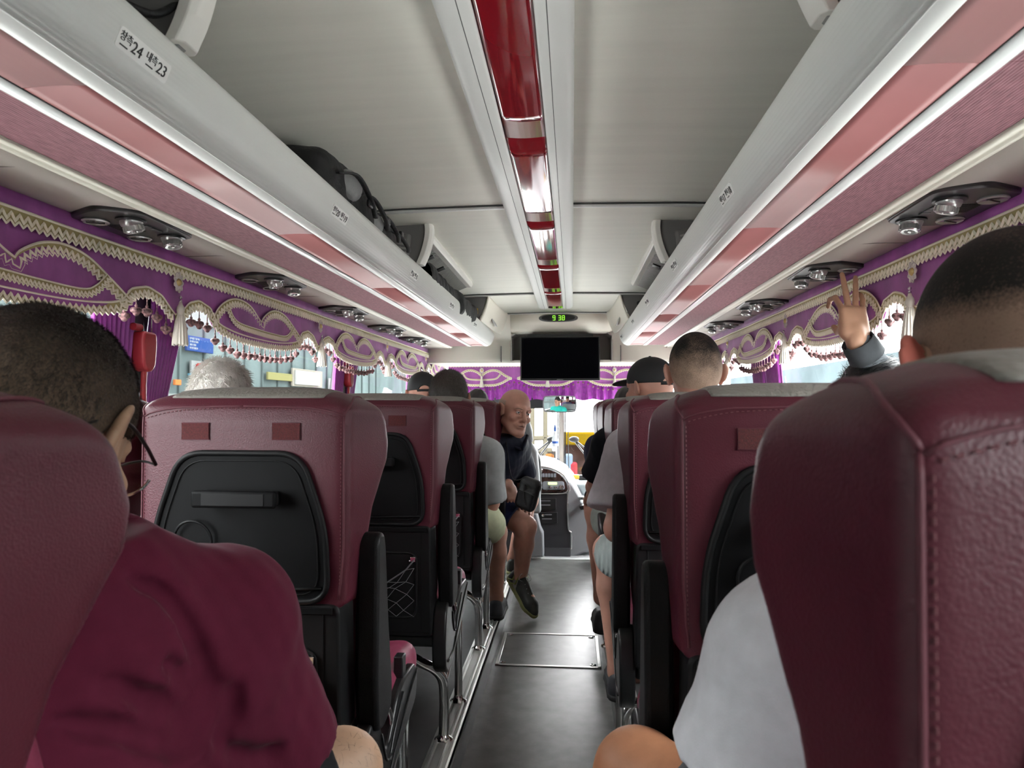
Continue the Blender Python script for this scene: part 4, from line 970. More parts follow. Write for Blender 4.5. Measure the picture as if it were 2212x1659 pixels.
# ------------------------------------------------------------------ people
def skin(name, col): return mat(name, col, .5, var=(26, .09), bump=('noise', 260, .12, .0008), sss=.0, spec=.4)
S_PINK = skin('fair reddish skin', (.46, .235, .175)); S_TAN = skin('sunburnt tan skin', (.56, .27, .15)); S_OLIVE = skin('light brown skin', (.42, .26, .17)); S_BROWN = skin('brown skin', (.26, .155, .105)); S_HAND = skin('warm brown skin', (.42, .235, .15))
def cloth(name, col, r=.85): return mat(name, col, r, var=(40, .07), bump=('noise', 500, .3, .0008), sheen=.06, spec=.12)
NP = lambda v: np.array(tuple(v), float)
def rotm(yaw=0, pitch=0, roll=0):
    """yaw>0 turns the face to the left (towards -x), pitch>0 lifts it, roll>0 tips the crown to the right"""
    return np.array((Euler((0, 0, R(yaw))).to_matrix() @ Euler((R(pitch), 0, 0)).to_matrix() @ Euler((0, R(roll), 0)).to_matrix()))
def add_head(F, c, Q, s=1.0, face=True, ears=1.0):
    c = NP(c); T = lambda p: c + Q @ (np.array(p, float) * s)
    E = lambda p, r, k=.012, rot=None, sub=False: F.ell(T(p), [a * s for a in r], Q if rot is None else Q @ rot, k * s, sub)
    C = lambda a, b, ra, rb, k=.008, sub=False: F.cone(T(a), T(b), ra * s, rb * s, k * s, sub)
    E((0, -.012, .028), (.076, .096, .086)); E((0, -.03, .0), (.070, .075, .075), .02)
    E((0, .030, -.030), (.060, .060, .085), .02); E((0, .042, -.080), (.048, .042, .038), .02)
    if face:
        C((0, .076, -.103), (0, .072, -.100), .019, .019, .014)
        for q in (-1, 1): C((q * .052, .005, -.062), (q * .022, .072, -.106), .020, .017, .018)
        C((-.036, .072, .020), (.036, .072, .020), .014, .014, .014); C((0, .082, .022), (0, .082, .022), .013, .013, .01)
        for q in (-1, 1):
            E((q * .031, .094, .002), (.017, .014, .011), .008, sub=True)
            E((q * .042, .062, -.030), (.022, .022, .019), .014)
            C((q * .020, .088, .0155), (q * .047, .074, .0165), .0055, .0045, .006)
            C((q * .020, .0905, .0075), (q * .042, .081, .0060), .0032, .003, .003)      # upper lid
            C((q * .021, .089, -.0065), (q * .041, .081, -.0055), .003, .003, .003)      # lower lid
            C((q * .024, .088, -.018), (q * .044, .074, -.022), .004, .006, .008)
        C((0, .086, .010), (0, .109, -.030), .0085, .0125, .007); C((0, .105, -.034), (0, .105, -.034), .0125, .0125, .006)
        for q in (-1, 1): C((q * .0125, .097, -.036), (q * .0125, .097, -.036), .0078, .0078, .004); C((q * .014, .092, -.040), (q * .032, .076, -.062), .006, .006, .008)
        for q in (-1, 1): E((q * .007, .104, -.0445), (.0035, .005, .003), .002, sub=True)
        E((0, .078, -.065), (.030, .022, .022), .010)
        C((-.020, .0905, -.0610), (.020, .0905, -.0610), .0052, .0052, .004); C((0, .0975, -.0600), (0, .0975, -.0600), .006, .006, .004)
        C((-.017, .0885, -.0765), (.017, .0885, -.0765), .0060, .0060, .004)
        C((-.021, .0985, -.0688), (.021, .0985, -.0688), .0030, .0030, .002, True)
    for q in (-1, 1):
        if not ears: continue
        r = np.array(Euler((R(-8), R(12 * q), R((20 + 16 * ears) * q))).to_matrix()); ex = .006 * (ears - 1)
        E((q * (.086 + ex), -.013, .000), (.0075, .0185, .031), .004, r); E((q * .079, -.004, -.028), (.007, .010, .012), .004, r)
        E((q * (.094 + ex * 1.5), -.010, .002), (.0045, .0110, .020), .003, r, True)
        C((q * .073, .0, -.02), (q * .073, .0, .01), .010, .010, .006)
def head_local(c, Q, s=1.0):
    c = NP(c); return lambda V: ((V - c) @ Q) / s
def hair_mesh(name, c, Q, s, m, parent, th, line, h=.004, freq=0, top=0, strands=None, ridge=0):
    """line(x,y,z) > 0 where there is hair, in head coordinates"""
    c_ = NP(c); F = Field(*[axis_pts([(c_[i] - .135 * s, c_[i] + .135 * s, h)]) for i in range(3)])
    T = lambda p: c_ + Q @ (np.array(p, float) * s)
    F.ell(T((0, -.012, .028 + top * .4)), [(.076 + th) * s, (.096 + th) * s, (.086 + th + top) * s], Q, .012 * s); F.ell(T((0, -.03, .0)), [(.070 + th) * s, (.075 + th) * s, (.075 + th) * s], Q, .02 * s)
    X, Y, Z = F.ax[:, None, None] - c_[0], F.ay[None, :, None] - c_[1], F.az[None, None, :] - c_[2]
    x, y, z = [(X * Q[0, i] + Y * Q[1, i] + Z * Q[2, i]) / s for i in range(3)]
    if freq: F.F = (F.F + ridge * np.sin(freq * (x + .4 * z) + 3 * np.sin(40 * z)) * np.sin(freq * .7 * y + 2)).astype(np.float32)
    F.F = smax(F.F, -line(x, y, z) * s, .006).astype(np.float32)
    o = F.mesh(name, m, parent, attr=head_local(c, Q, s), smooth_it=1)
    if strands:
        n, L, wd, flow, mm = strands; me = o.data; rn = random.Random(5); M = MB(); P_ = me.polygons; k = len(P_); Qm = Matrix([list(a) for a in Q]); fl = Qm @ Vector(flow)
        for i in range(n):
            p = P_[rn.randrange(k)]; nn = p.normal; a = me.vertices[p.vertices[0]].co.lerp(me.vertices[p.vertices[2]].co, rn.random())
            t = fl - nn * fl.dot(nn); t += Vector((rn.uniform(-.5, .5), rn.uniform(-.5, .5), rn.uniform(-.5, .5))); t = (t - nn * t.dot(nn)); 
            if t.length < .01: continue
            t.normalize(); d1 = (nn * .8 + t).normalized(); d2 = (nn * .25 + t).normalized(); l = L * rn.uniform(.6, 1.2); w = nn.cross(t).normalized() * wd
            a = a - nn * .001; b = a + d1 * l * .5; e = b + d2 * l * .5; M.add([a - w, a + w, b + w * .8, b - w * .8, e], [(0, 1, 2, 3), (3, 2, 4)])
        M.build('hair_strands', mm, o, smooth=180, recalc=False)['kind'] = 'stuff'
    return o
def fade_mat(name, dark, light, z0, z1, skinc=None, nscale=500, back=.0):
    """hair that thins out towards the neck: colour depends on the height on the head"""
    m = mat(name, dark, .75, spec=.2); nt = m.node_tree; b = nt.nodes['Principled BSDF']
    at = nt.nodes.new('ShaderNodeAttribute'); at.attribute_name = 'headco'; sp = nt.nodes.new('ShaderNodeSeparateXYZ'); nt.links.new(at.outputs['Vector'], sp.inputs[0])
    no = node(nt, 'ShaderNodeTexNoise', Scale=nscale, Detail=3.0); nt.links.new(at.outputs['Vector'], no.inputs['Vector'])
    no2 = node(nt, 'ShaderNodeTexNoise', Scale=28.0); nt.links.new(at.outputs['Vector'], no2.inputs['Vector'])
    mr = nt.nodes.new('ShaderNodeMapRange'); mr.inputs['From Min'].default_value = z0; mr.inputs['From Max'].default_value = z1; nt.links.new(sp.outputs['Z'], mr.inputs['Value'])
    a1 = nt.nodes.new('ShaderNodeMath'); a1.operation = 'MULTIPLY_ADD'; a1.inputs[1].default_value = 1.1; a1.inputs[2].default_value = -.55; nt.links.new(no.outputs['Fac'], a1.inputs[0])
    a3 = nt.nodes.new('ShaderNodeMath'); a3.operation = 'MULTIPLY_ADD'; a3.inputs[1].default_value = .6; a3.inputs[2].default_value = -.3; nt.links.new(no2.outputs['Fac'], a3.inputs[0])
    a2 = nt.nodes.new('ShaderNodeMath'); a2.operation = 'ADD'; nt.links.new(mr.outputs[0], a2.inputs[0]); nt.links.new(a1.outputs[0], a2.inputs[1])
    a4 = nt.nodes.new('ShaderNodeMath'); a4.operation = 'ADD'; a4.use_clamp = True; nt.links.new(a2.outputs[0], a4.inputs[0]); nt.links.new(a3.outputs[0], a4.inputs[1])
    mx = nt.nodes.new('ShaderNodeMix'); mx.data_type = 'RGBA'; mx.inputs['A'].default_value = (*light, 1); mx.inputs['B'].default_value = (*dark, 1)
    nt.links.new(a4.outputs[0], mx.inputs['Factor']); nt.links.new(mx.outputs['Result'], b.inputs['Base Color'])
    bp = node(nt, 'ShaderNodeBump', Strength=.4, Distance=.0015); nt.links.new(no.outputs['Fac'], bp.inputs['Height']); nt.links.new(bp.outputs['Normal'], b.inputs['Normal'])
    return m
def add_hand(F, W, d, lat, s=1, curls=(.3, .35, .4, .45), spread=.06, thumb=(.6, .2), sc=1.0, k=.006, ext=None, flen=1.0):
    """W wrist, d finger direction, lat across the palm towards the thumb, bends towards -n where n = back of hand"""
    W, d, lat = Vector(W), Vector(d).normalized(), Vector(lat); lat = (lat - d * lat.dot(d)).normalized(); n = lat.cross(d) * s
    q = np.array(Matrix((lat, d, n)).transposed()); A = lambda a, b, c: NP(W + lat * a * sc + d * b * sc + n * c * sc)
    F.cone(A(0, -.01, 0), A(0, .02, 0), .026 * sc, .024 * sc, .015); F.rbox(A(.0, .052, 0), (.038 * sc, .045 * sc, .0135 * sc), q, .012 * sc, .015)
    F.cone(A(.022, .02, -.006), A(.026, .05, -.008), .017 * sc, .013 * sc, .012); F.cone(A(-.026, .02, -.005), A(-.028, .06, -.004), .014 * sc, .011 * sc, .010)
    for i, (off, L, r) in enumerate(((.029, .072, .0088), (.0095, .080, .009), (-.010, .074, .0086), (-.0285, .060, .0076))):
        p = Vector(A(off, .092 - (.008 if i == 3 else 0), 0)); sp = off / .03 * spread if ext is None else ext[i]; dd = (d + lat * sp).normalized(); c = curls[i]; ang = c * .5
        for sl, rr in ((.46, 1), (.30, .92), (.24, .82)):
            v = dd * math.cos(ang) - n * math.sin(ang); e = p + v * L * sl * sc * flen; F.cone(NP(p), NP(e), r * rr * sc, r * (rr - .07) * sc, .003); p = e; ang += c
    a, b = thumb; p = Vector(A(.030, .025, -.006)); v = (d * math.cos(a) + lat * math.sin(a) - n * b).normalized(); e = p + v * .036 * sc; F.cone(NP(p), NP(e), .0125 * sc, .0105 * sc, .008)
    v = (v + d * .5).normalized(); e2 = e + v * .032 * sc; F.cone(NP(e), NP(e2), .0105 * sc, .008 * sc, .004)
def surf(G, px, py, near=.5, far=1.6):
    """first point of the surface of G along the line of sight"""
    d0 = P(px, py, 1.0) - Vector((0, 0, CZ))
    for k in range(400):
        q = Vector((0, 0, CZ)) + d0 * (near + (far - near) * k / 400)
        i, j, l = (int(np.searchsorted(a, v)) for a, v in zip((G.ax, G.ay, G.az), q))
        if 0 < i < len(G.ax) and 0 < j < len(G.ay) and 0 < l < len(G.az) and G.F[i, j, l] < 0: return q
    return None
def crease(G, paths):
    todo = []
    for pts, r in paths:
        q = [surf(G, *p) for p in spline(pts, 4)]
        todo.append(([v for v in q if v is not None], r))
    for q, r in todo:
        n = len(q)
        for i in range(n - 1):
            a = r * (.45 + .55 * math.sin(math.pi * (i + .5) / n)); G.cone(NP(q[i]), NP(q[i + 1]), a, a, .014, True)
def person(label, J, head, skinm, clothes, fine=.0055, hh=.010, face=False, hands=None, ears=1.0, extra=None, loc=None, handspec=None, slim=1.0, legs=True, feet=None):
    """J: joints in world space"""
    J = {k: Vector(v) for k, v in J.items()}; hc, Q, hs = head
    t = thing('person', label, 'person', loc or (J['pelvis'].x, J['pelvis'].y, PL), world=True)
    pts = list(J.values()); lo = [min(p[i] for p in pts) - .26 for i in range(3)]; hi = [max(p[i] for p in pts) + .26 for i in range(3)]
    for i in range(3): lo[i] = min(lo[i], hc[i] - .2); hi[i] = max(hi[i], hc[i] + .2)
    zones = [(Vector(hc), .15 * hs, fine)] + [(Vector(h[0]), h[1], h[2]) for h in (hands or [])]
    ax = []
    for i in range(3):
        cuts = sorted(set([lo[i], hi[i]] + [max(lo[i], z[0][i] - z[1]) for z in zones] + [min(hi[i], z[0][i] + z[1]) for z in zones])); rg = []
        for a, b in zip(cuts, cuts[1:]):
            if b - a < 1e-6: continue
            mid = (a + b) / 2; h = hh
            for z in zones:
                if abs(mid - z[0][i]) < z[1]: h = min(h, z[2])
            rg.append((a, b, h))
        ax.append(axis_pts(rg))
    F = Field(*ax); g = lambda k: NP(J[k])
    def torso(F, e=0, kk=.04):
        ch, pe, nk = J['chest'], J['pelvis'], J['neck']; sh = (J['shr'] - J['shl']).normalized(); up = (nk - pe).normalized(); fw = up.cross(sh).normalized(); sh = fw.cross(up)
        q = np.array(Matrix((sh, -fw, up)).transposed())
        F.ell(NP(ch), ((.165 * slim + e), .112 * slim + e, .19 + e), q, kk); F.ell(NP(ch.lerp(pe, .5)), (.150 * slim + e, .112 * slim + e, .16), q, kk); F.ell(NP(pe), (.165 * slim + e, .125 + e, .12 + e), q, kk)
        for s_ in ('shl', 'shr'):
            F.cone(NP(nk), g(s_), .046 + e, .052 + e, kk); F.cone(NP(ch.lerp(nk, .35)), g(s_), .07 + e, .058 + e, kk)
    def arm(F, s_, e=0, lower=True, upto=1.0, k=.02, wend=1.0):
        a, b, c = J['sh' + s_], J['el' + s_], J['wr' + s_]; c = b.lerp(c, wend); F.cone(NP(a), NP(a.lerp(b, upto)), .053 + e, (.053 - .012 * upto) + e * 1.25, k)
        if lower: F.cone(NP(b), NP(b.lerp(c, .35)), .040 + e, .041 + e, k); F.cone(NP(b.lerp(c, .35)), NP(c), .041 + e, .026 + e, k)
    def leg(F, s_, e=0, lower=True, upto=1.0, k=.025):
        a, b, c = J['hi' + s_], J['kn' + s_], J['an' + s_]; F.cone(NP(a), NP(a.lerp(b, upto)), .085 + e, (.085 - .025 * upto) + e, k)
        if lower:
            F.ball(NP(b), .058 + e, k); bk = (b.lerp(c, .3)) ; d = (c - b).normalized(); F.cone(NP(b), NP(bk), .055 + e, .056 + e, k); F.cone(NP(bk), NP(c), .056 + e, .034 + e, k)
    # body
    F.cone(NP(hc) + Q @ np.array((0, -.022, -.05)) * hs, g('neck'), .055, .060, .02); torso(F)
    for s_ in 'lr':
        arm(F, s_)
        if legs: leg(F, s_); a, f = J['an' + s_], J.get('to' + s_, J['an' + s_] + Vector((0, .15, -.05))); F.cone(NP(a), NP(a.lerp(f, .8)), .036, .032, .02)
    for s_ in 'lr':
        hs_ = (handspec or {}).get(s_); W = J['wr' + s_]; d = (W - J['el' + s_]).normalized()
        if hs_: add_hand(F, W, **hs_)
        else: add_hand(F, W, d, Vector((1 if s_ == 'l' else -1, .1, .2)), s=1 if s_ == 'l' else -1)
    add_head(F, hc, Q, hs, face, ears)
    if extra: extra(F, J)
    body = F.mesh('body', skinm, t, attr=head_local(hc, Q, hs))
    # clothing
    def cutslab(F, a, b, u, w, depth=.10):
        """remove everything beyond the fraction u of a-b"""
        d = (b - a).normalized(); p = a.lerp(b, u) + d * depth; q = np.array(frame(p, d, (0, 0, 1) if abs(d.z) < .9 else (0, 1, 0)).to_3x3()); F.rbox(NP(p), (w, w, depth), q, .002, .004, True)
    for cl in clothes:
        kind = cl['kind']; e = cl.get('e', .014); pts = []
        if kind == 'shirt': keys = ['chest', 'pelvis', 'neck', 'shl', 'shr', 'ell', 'elr'] + (['wrl', 'wrr'] if cl.get('long') else [])
        elif kind == 'shorts': keys = ['pelvis', 'hil', 'hir', 'knl', 'knr'] + (['anl', 'anr'] if cl.get('long') else [])
        if kind in ('shirt', 'shorts'):
            pts = [J[k] for k in keys]; lo = [min(p[i] for p in pts) - .19 for i in range(3)]; hi = [max(p[i] for p in pts) + .19 for i in range(3)]
            G = Field(*cube_axes(lo, hi, cl.get('h', .009)))
        if kind == 'shirt':
            torso(G, e, .045)
            for s_ in 'lr':
                u = cl.get('sleeve', .62)
                if cl.get('long'): arm(G, s_, e * .9, wend=cl.get('wend', 1.0))
                else:
                    a, b = J['sh' + s_], J['el' + s_]; G.cone(NP(a), NP(a.lerp(b, u + .25)), .060 + e, .055 + e + cl.get('flare', .012), .045)
            if cl.get('extra'): cl['extra'](G, J)
            if cl.get('creases'): crease(G, cl['creases'])
            G.noise(cl.get('wrinkle', .0035), cl.get('wf', 55), 3); G.noise(cl.get('wrinkle', .0035) * .6, 120, 8)
            for s_ in 'lr':
                if not cl.get('long'): cutslab(G, J['sh' + s_], J['el' + s_], cl.get('sleeve', .62), .13)
            nk = J['neck'].lerp(Vector(hc), .40); up = (Vector(hc) - J['neck']).normalized(); q = np.array(frame(nk, up, (0, 1, 0)).to_3x3()); G.rbox(NP(nk + up * .05), (.09, .09, .05), q, .01, .006, True)
            G.mesh('shirt', cl['m'], t, smooth_it=2)
        elif kind == 'shorts':
            G.ell(g('pelvis'), (.175 * slim + e * .5, .135 + e * .5, .12), None, .04)
            for s_ in 'lr':
                if cl.get('long'): leg(G, s_, e)
                else: G.cone(g('hi' + s_), NP(J['hi' + s_].lerp(J['kn' + s_], cl.get('u', .75) + .2)), .092 + e, .080 + e, .03)
            G.noise(.003, 60, 5)
            for s_ in 'lr':
                if not cl.get('long'): cutslab(G, J['hi' + s_], J['kn' + s_], cl.get('u', .75), .125)
            G.clip((0, 0, 1), J['pelvis'].z + .10); G.mesh('trousers' if cl.get('long') else 'shorts', cl['m'], t)
    return t, body
def shoe(parent, heel, toe, m1, m2, w=.045, up=(0, 0, 1), name='shoe', h=.0055, hgt=.075):
    """heel and toe are points on the sole line"""
    a, b = Vector(heel), Vector(toe); d = (b - a).normalized(); u = Vector(up); u = (u - d * u.dot(d)).normalized(); L = (b - a).length; c = (a + b) / 2
    lo = [min(a[i], b[i]) - .13 for i in range(3)]; hi = [max(a[i], b[i]) + .13 for i in range(3)]; F = Field(*cube_axes(lo, hi, h)); A = lambda x, z: NP(a + d * x * L + u * z)
    F.cone(A(.12, .035), A(.12, hgt), w * .75, w * .72, .02); F.cone(A(.12, .035), A(.80, .026), w * .78, w * .85, .02); F.cone(A(.3, hgt * .85), A(.75, .038), w * .68, w * .62, .02); F.cone(A(.80, .026), A(.93, .022), w * .84, w * .58, .02)
    F.clip(tuple(-u), -(a.dot(u)) - .008)
    s = F.mesh(name, m1, parent, smooth_it=1)
    G = Field(*cube_axes(lo, hi, h)); G.cone(A(.12, .012), A(.78, .012), w * .92, w * .98, .02); G.cone(A(.78, .012), A(.95, .016), w * .95, w * .6, .02); G.clip(tuple(-u), -a.dot(u)); G.clip(tuple(u), a.dot(u) + .024); G.mesh('sole', m2, s, smooth_it=1)
    M = MB(); l = d.cross(u)
    for i in range(4):
        x = .42 + .09 * i; p = a + d * x * L + u * (hgt * .85 + w * .66 - (x - .3) / .45 * (hgt * .85 - .038) - .002)
        M.tube([p - l * .020 - u * .006, p, p + l * .020 + d * .008 - u * .006], .0022, 5)
    M.build('lace', mat('pale lace', (.5, .5, .48), .7), s, smooth=0); return s
def seated(x, y, z=PL, hc=None, lean=(0, 0), twist=0, dx=0, kn=.12):
    """default seated joints for somebody on the seat centred at x whose back plane is at y"""
    J = dict(pelvis=(x, y + .25, z + .56), chest=(x + lean[0] * .5, y + .27 + lean[1] * .5, z + .82), neck=(x + lean[0], y + .25 + lean[1], z + 1.0))
    J['shl'] = (x - .175 + lean[0], y + .27 + lean[1], z + .93); J['shr'] = (x + .175 + lean[0], y + .27 + lean[1], z + .93)
    J['ell'] = (x - .22 + lean[0], y + .34 + lean[1], z + .66); J['elr'] = (x + .22 + lean[0], y + .34 + lean[1], z + .66)
    J['wrl'] = (x - .12, y + .56, z + .63); J['wrr'] = (x + .12, y + .56, z + .63)
    for s_, q in (('l', -1), ('r', 1)):
        J['hi' + s_] = (x + q * .09, y + .28, z + .55); J['kn' + s_] = (x + q * kn, y + .66, z + .54); J['an' + s_] = (x + q * kn, y + .66, z + .10); J['to' + s_] = (x + q * kn, y + .80, z + .04)
    return J
DRIB = mat('black rubber', (.015, .015, .015), .7)
def feet(t, J, z0=PL, m1=None):
    for s_ in 'lr':
        a = Vector(J['an' + s_]); shoe(t, (a.x, a.y - .05, z0), (a.x, a.y + .21, z0), m1 or mat('dark trainer', (.03, .03, .035), .6), DRIB, h=.009)
HLINE = lambda x, y, z: np.minimum(z - np.interp(y, [-.12, -.06, -.035, -.012, .03, .06], [-.066, -.060, -.035, .014, .012, .022]) * 1.0, .068 - y + .3 * np.maximum(z, 0))
# ---- 1 man with glasses, left foreground
def man_glasses():
    hc = P(84, 940, .745); Q = rotm(yaw=5, pitch=-27, roll=0)
    J = dict(pelvis=(-.63, .70, .665), chest=(-.635, .78, .86), neck=(-.60, .78, .935), shl=(-.81, .80, .90), shr=P(478, 1338, .93), ell=(-.90, .98, .74), elr=P(572, 1640, 1.0), wrl=(-.72, 1.13, .68), wrr=(-.50, 1.16, .69),
             hil=(-.71, .74, .65), hir=(-.55, .74, .65), knl=(-.74, 1.10, .60), knr=P(735, 1668, 1.09), anl=(-.74, 1.05, .20), anr=(-.40, 1.07, .20))
    mc = cloth('maroon T-shirt cotton', (.082, .009, .025))
    def folds(G, J):
        a = P(470, 1575, .93)
        for (px, py, d, r) in ((300, 1300, .86, .012), (250, 1480, .84, .012), (330, 1400, .85, .013)):
            G.cone(NP(P(px, py, d)), NP(a), r, r * .5, .02, False)
        G.cone(NP(P(430, 1490, .88)), NP(P(420, 1690, .92)), .085, .095, .05); G.cone(NP(P(300, 1350, .84)), NP(P(250, 1700, .82)), .08, .09, .05)
        for (pa, pb) in (((285, 1330, .80), (455, 1560, .86)), ((200, 1490, .80), (450, 1580, .86)), ((430, 1440, .86), (470, 1570, .87))):
            G.cone(NP(P(*pa)), NP(P(*pb)), .006, .011, .018, True)
    t, b = person('man with short dark hair, glasses and maroon T-shirt bending forward at the left edge', J, (hc, Q, 1.14), S_OLIVE,
        [dict(kind='shirt', m=mc, e=.026, sleeve=.97, flare=.034, wrinkle=.004, wf=34, h=.0062, extra=folds, creases=[([(290, 1252), (360, 1290), (415, 1380), (452, 1480), (474, 1565)], .009), ([(230, 1470), (330, 1515), (400, 1550), (452, 1585)], .011), ([(120, 1560), (260, 1580), (380, 1610), (440, 1600)], .010), ([(478, 1590), (505, 1545), (506, 1490)], .010), ([(470, 1600), (540, 1640), (600, 1622)], .009), ([(350, 1420), (400, 1470), (450, 1560)], .007)]), dict(kind='shorts', m=cloth('black shorts', (.015, .015, .017)), u=.80)], fine=.0045, hh=.010, face=True, slim=1.05)
    hm = fade_mat('dark brown cropped hair', (.016, .012, .010), (.15, .105, .072), -.045, .085, nscale=420)
    line = HLINE
    sm = mat('dark hair strands', (.030, .021, .015), .45)
    hair_mesh('hair', hc, Q, 1.14, hm, t, .0065, line, h=.0035, top=.006, freq=160, ridge=.0009, strands=(14000, .011, .00035, (0, -.25, -1), sm))
    # glasses
    T = lambda p: Vector(NP(hc) + Q @ (np.array(p, float) * 1.14)); g_ = MB(); fr = mat('black spectacle frame', (.006, .006, .006), .3); 
    for q in (-1, 1): g_.tube([T(p) for p in spline([(q * .071, .098, .008), (q * .080, .05, .012), (q * .083, .005, .015), (q * .080, -.030, .004), (q * .076, -.052, -.014)], 5)], .0024, 8)
    g_.tube([T(p) for p in spline([(-.071, .098, .008), (-.045, .110, .017), (-.012, .113, .010), (.012, .113, .010), (.045, .110, .017), (.071, .098, .008)], 4)], .0016, 6); gl = g_.build('glasses', fr, t)
    for q in (-1, 1):
        lm = MB(); lm.tube([T((q * .040 + q * .028 * math.cos(a), .104 + .0045 * math.cos(a) * -1, -.006 + .021 * math.sin(a))) for a in np.linspace(R(190), R(350), 18)], .0020, 6); lm.build('lens_rim', M_CHROME, gl)
        l2 = MB(); l2.add([T((q * .040 + q * .028 * math.cos(a), .104 - .0045 * math.cos(a), -.006 + .021 * math.sin(a))) for a in np.linspace(0, 2 * math.pi, 25)[:-1]], [tuple(range(24))]); l2.build('lens', glass_mat('spectacle lens', (.96, .97, .98), .08), gl, smooth=0)
    rn = random.Random(2); M = MB(); me = b.data; kn = Vector(J['knr'])       # leg hair
    cand = [v for v in me.vertices if (v.co - kn).length < .13]
    for i in range(900):
        v = rn.choice(cand); n = v.normal; a = v.co + Vector([rn.uniform(-.006, .006) for _ in range(3)]); a -= n * (a - v.co).dot(n); tt = n.cross(Vector((rn.uniform(-1, 1), rn.uniform(-1, 1), .4))).normalized(); l = rn.uniform(.008, .016); w = tt.cross(n) * .00016
        c1 = a + (n * .6 + tt) * l * .45; c2 = c1 + (n * .1 + tt) * l * .5; M.add([a - w, a + w, c1 + w, c1 - w, c2], [(0, 1, 2, 3), (3, 2, 4)])
    M.build('leg_hair', sm, b, smooth=0, recalc=False)['kind'] = 'stuff'
    feet(t, J)
man_glasses()
# ---- 2 man in white T-shirt, right foreground
def man_white():
    hc = P(2172, 795, .74); Q = rotm(yaw=2, pitch=-4, roll=2)
    J = dict(pelvis=(.46, .70, .665), chest=(.42, .78, .90), neck=(.44, .73, 1.10), shl=P(1712, 1420, .82), shr=(.63, .75, .99), ell=P(1610, 1665, .84), elr=(.72, .85, .74), wrl=(.28, 1.08, .67), wrr=(.55, 1.12, .67),
             hil=(.37, .74, .65), hir=(.55, .74, .65), knl=P(1378, 1672, 1.07), knr=(.60, 1.12, .60), anl=(.06, 1.06, .17), anr=(.60, 1.08, .20))
    def folds(G, J): G.cone(NP(P(1640, 1640, .72)), NP(P(1740, 1585, .70)), .003, .005, .008, True)
    t, b = person('man with a dark crew cut and plain white T-shirt in the right foreground', J, (hc, Q, 1.04), S_BROWN,
        [dict(kind='shirt', m=cloth('white T-shirt cotton', (.50, .505, .53)), e=.020, sleeve=1.0, flare=.020, wrinkle=.003, wf=28, h=.0075, extra=folds), dict(kind='shorts', m=cloth('grey shorts', (.10, .10, .11)), u=.70)], fine=.005, hh=.010, slim=1.0, ears=2.4)
    b.data.materials[0] = skin('tanned arm and neck skin', (.30, .175, .115))
    hm = fade_mat('dark crew cut hair', (.012, .010, .009), (.20, .130, .095), .035, .062, nscale=380)
    hair_mesh('hair', hc, Q, 1.04, hm, t, .003, HLINE, h=.0045, top=.012)
    k = Vector(J['knl']); F = Field(*cube_axes(k - Vector((.1, .1, .1)), k + Vector((.1, .1, .1)), .01)); feet(t, J)
    del F
    # bare left leg in the aisle is redder than the neck
    m = skin('sunburnt knee skin', (.52, .235, .125)); b.data.materials.append(m); h = Vector(J['hil'])
    for p in b.data.polygons:
        c = p.center
        if c.z < .78 and (c.x < .33): p.material_index = 1
    ee = skin('backlit red ear skin', (.42, .12, .09)); b.data.materials.append(ee); hl = head_local(hc, Q, 1.04)  # red glow of backlight through the ears, painted as skin colour
    for p in b.data.polygons:
        l = hl(np.array(p.center)[None])[0]
        if abs(l[0]) > .082 and abs(l[2]) < .06: p.material_index = 2
man_white()
# ---- 3 man with buzz cut, third row right
def man_buzz():
    hc = P(1500, 806, 2.27); Q = rotm(yaw=1, pitch=-2)
    J = seated(.385, 1.93, hc=hc); J.update(chest=(.33, 2.22, .94), neck=(.375, 2.24, 1.115), shl=(.19, 2.26, 1.03), shr=(.56, 2.24, 1.04), ell=P(1334, 1142, 2.20), wrl=(.26, 2.42, .82), hil=(.30, 2.25, .655), knl=P(1318, 1190, 2.66), anl=(.165, 2.62, .2), pelvis=(.37, 2.20, .665))
    def drape(G, J): G.cone(NP(P(1335, 1010, 2.24)), NP(P(1300, 1118, 2.26)), .045, .062, .04); G.cone(NP(P(1330, 1100, 2.26)), NP(P(1350, 1110, 2.26)), .07, .075, .04)
    t, b = person('man with a buzz cut and light grey T-shirt in the third row on the right', J, (hc, Q, 1.03), S_PINK,
        [dict(kind='shirt', m=cloth('light grey T-shirt', (.47, .45, .48)), e=.016, sleeve=.78, flare=.03, extra=drape), dict(kind='shorts', m=mat('pale striped shorts', (.30, .34, .33), .8, bump=('wave', 22, .6, .004), var=(9, .15)), u=.90, e=.006)], fine=.0045, hh=.012)
    hm = fade_mat('black buzz cut hair', (.008, .007, .007), (.44, .30, .22), -.065, .075, nscale=600)
    hair_mesh('hair', hc, Q, 1.03, hm, t, .0022, HLINE, h=.0045, top=.008)
    feet(t, J)
man_buzz()
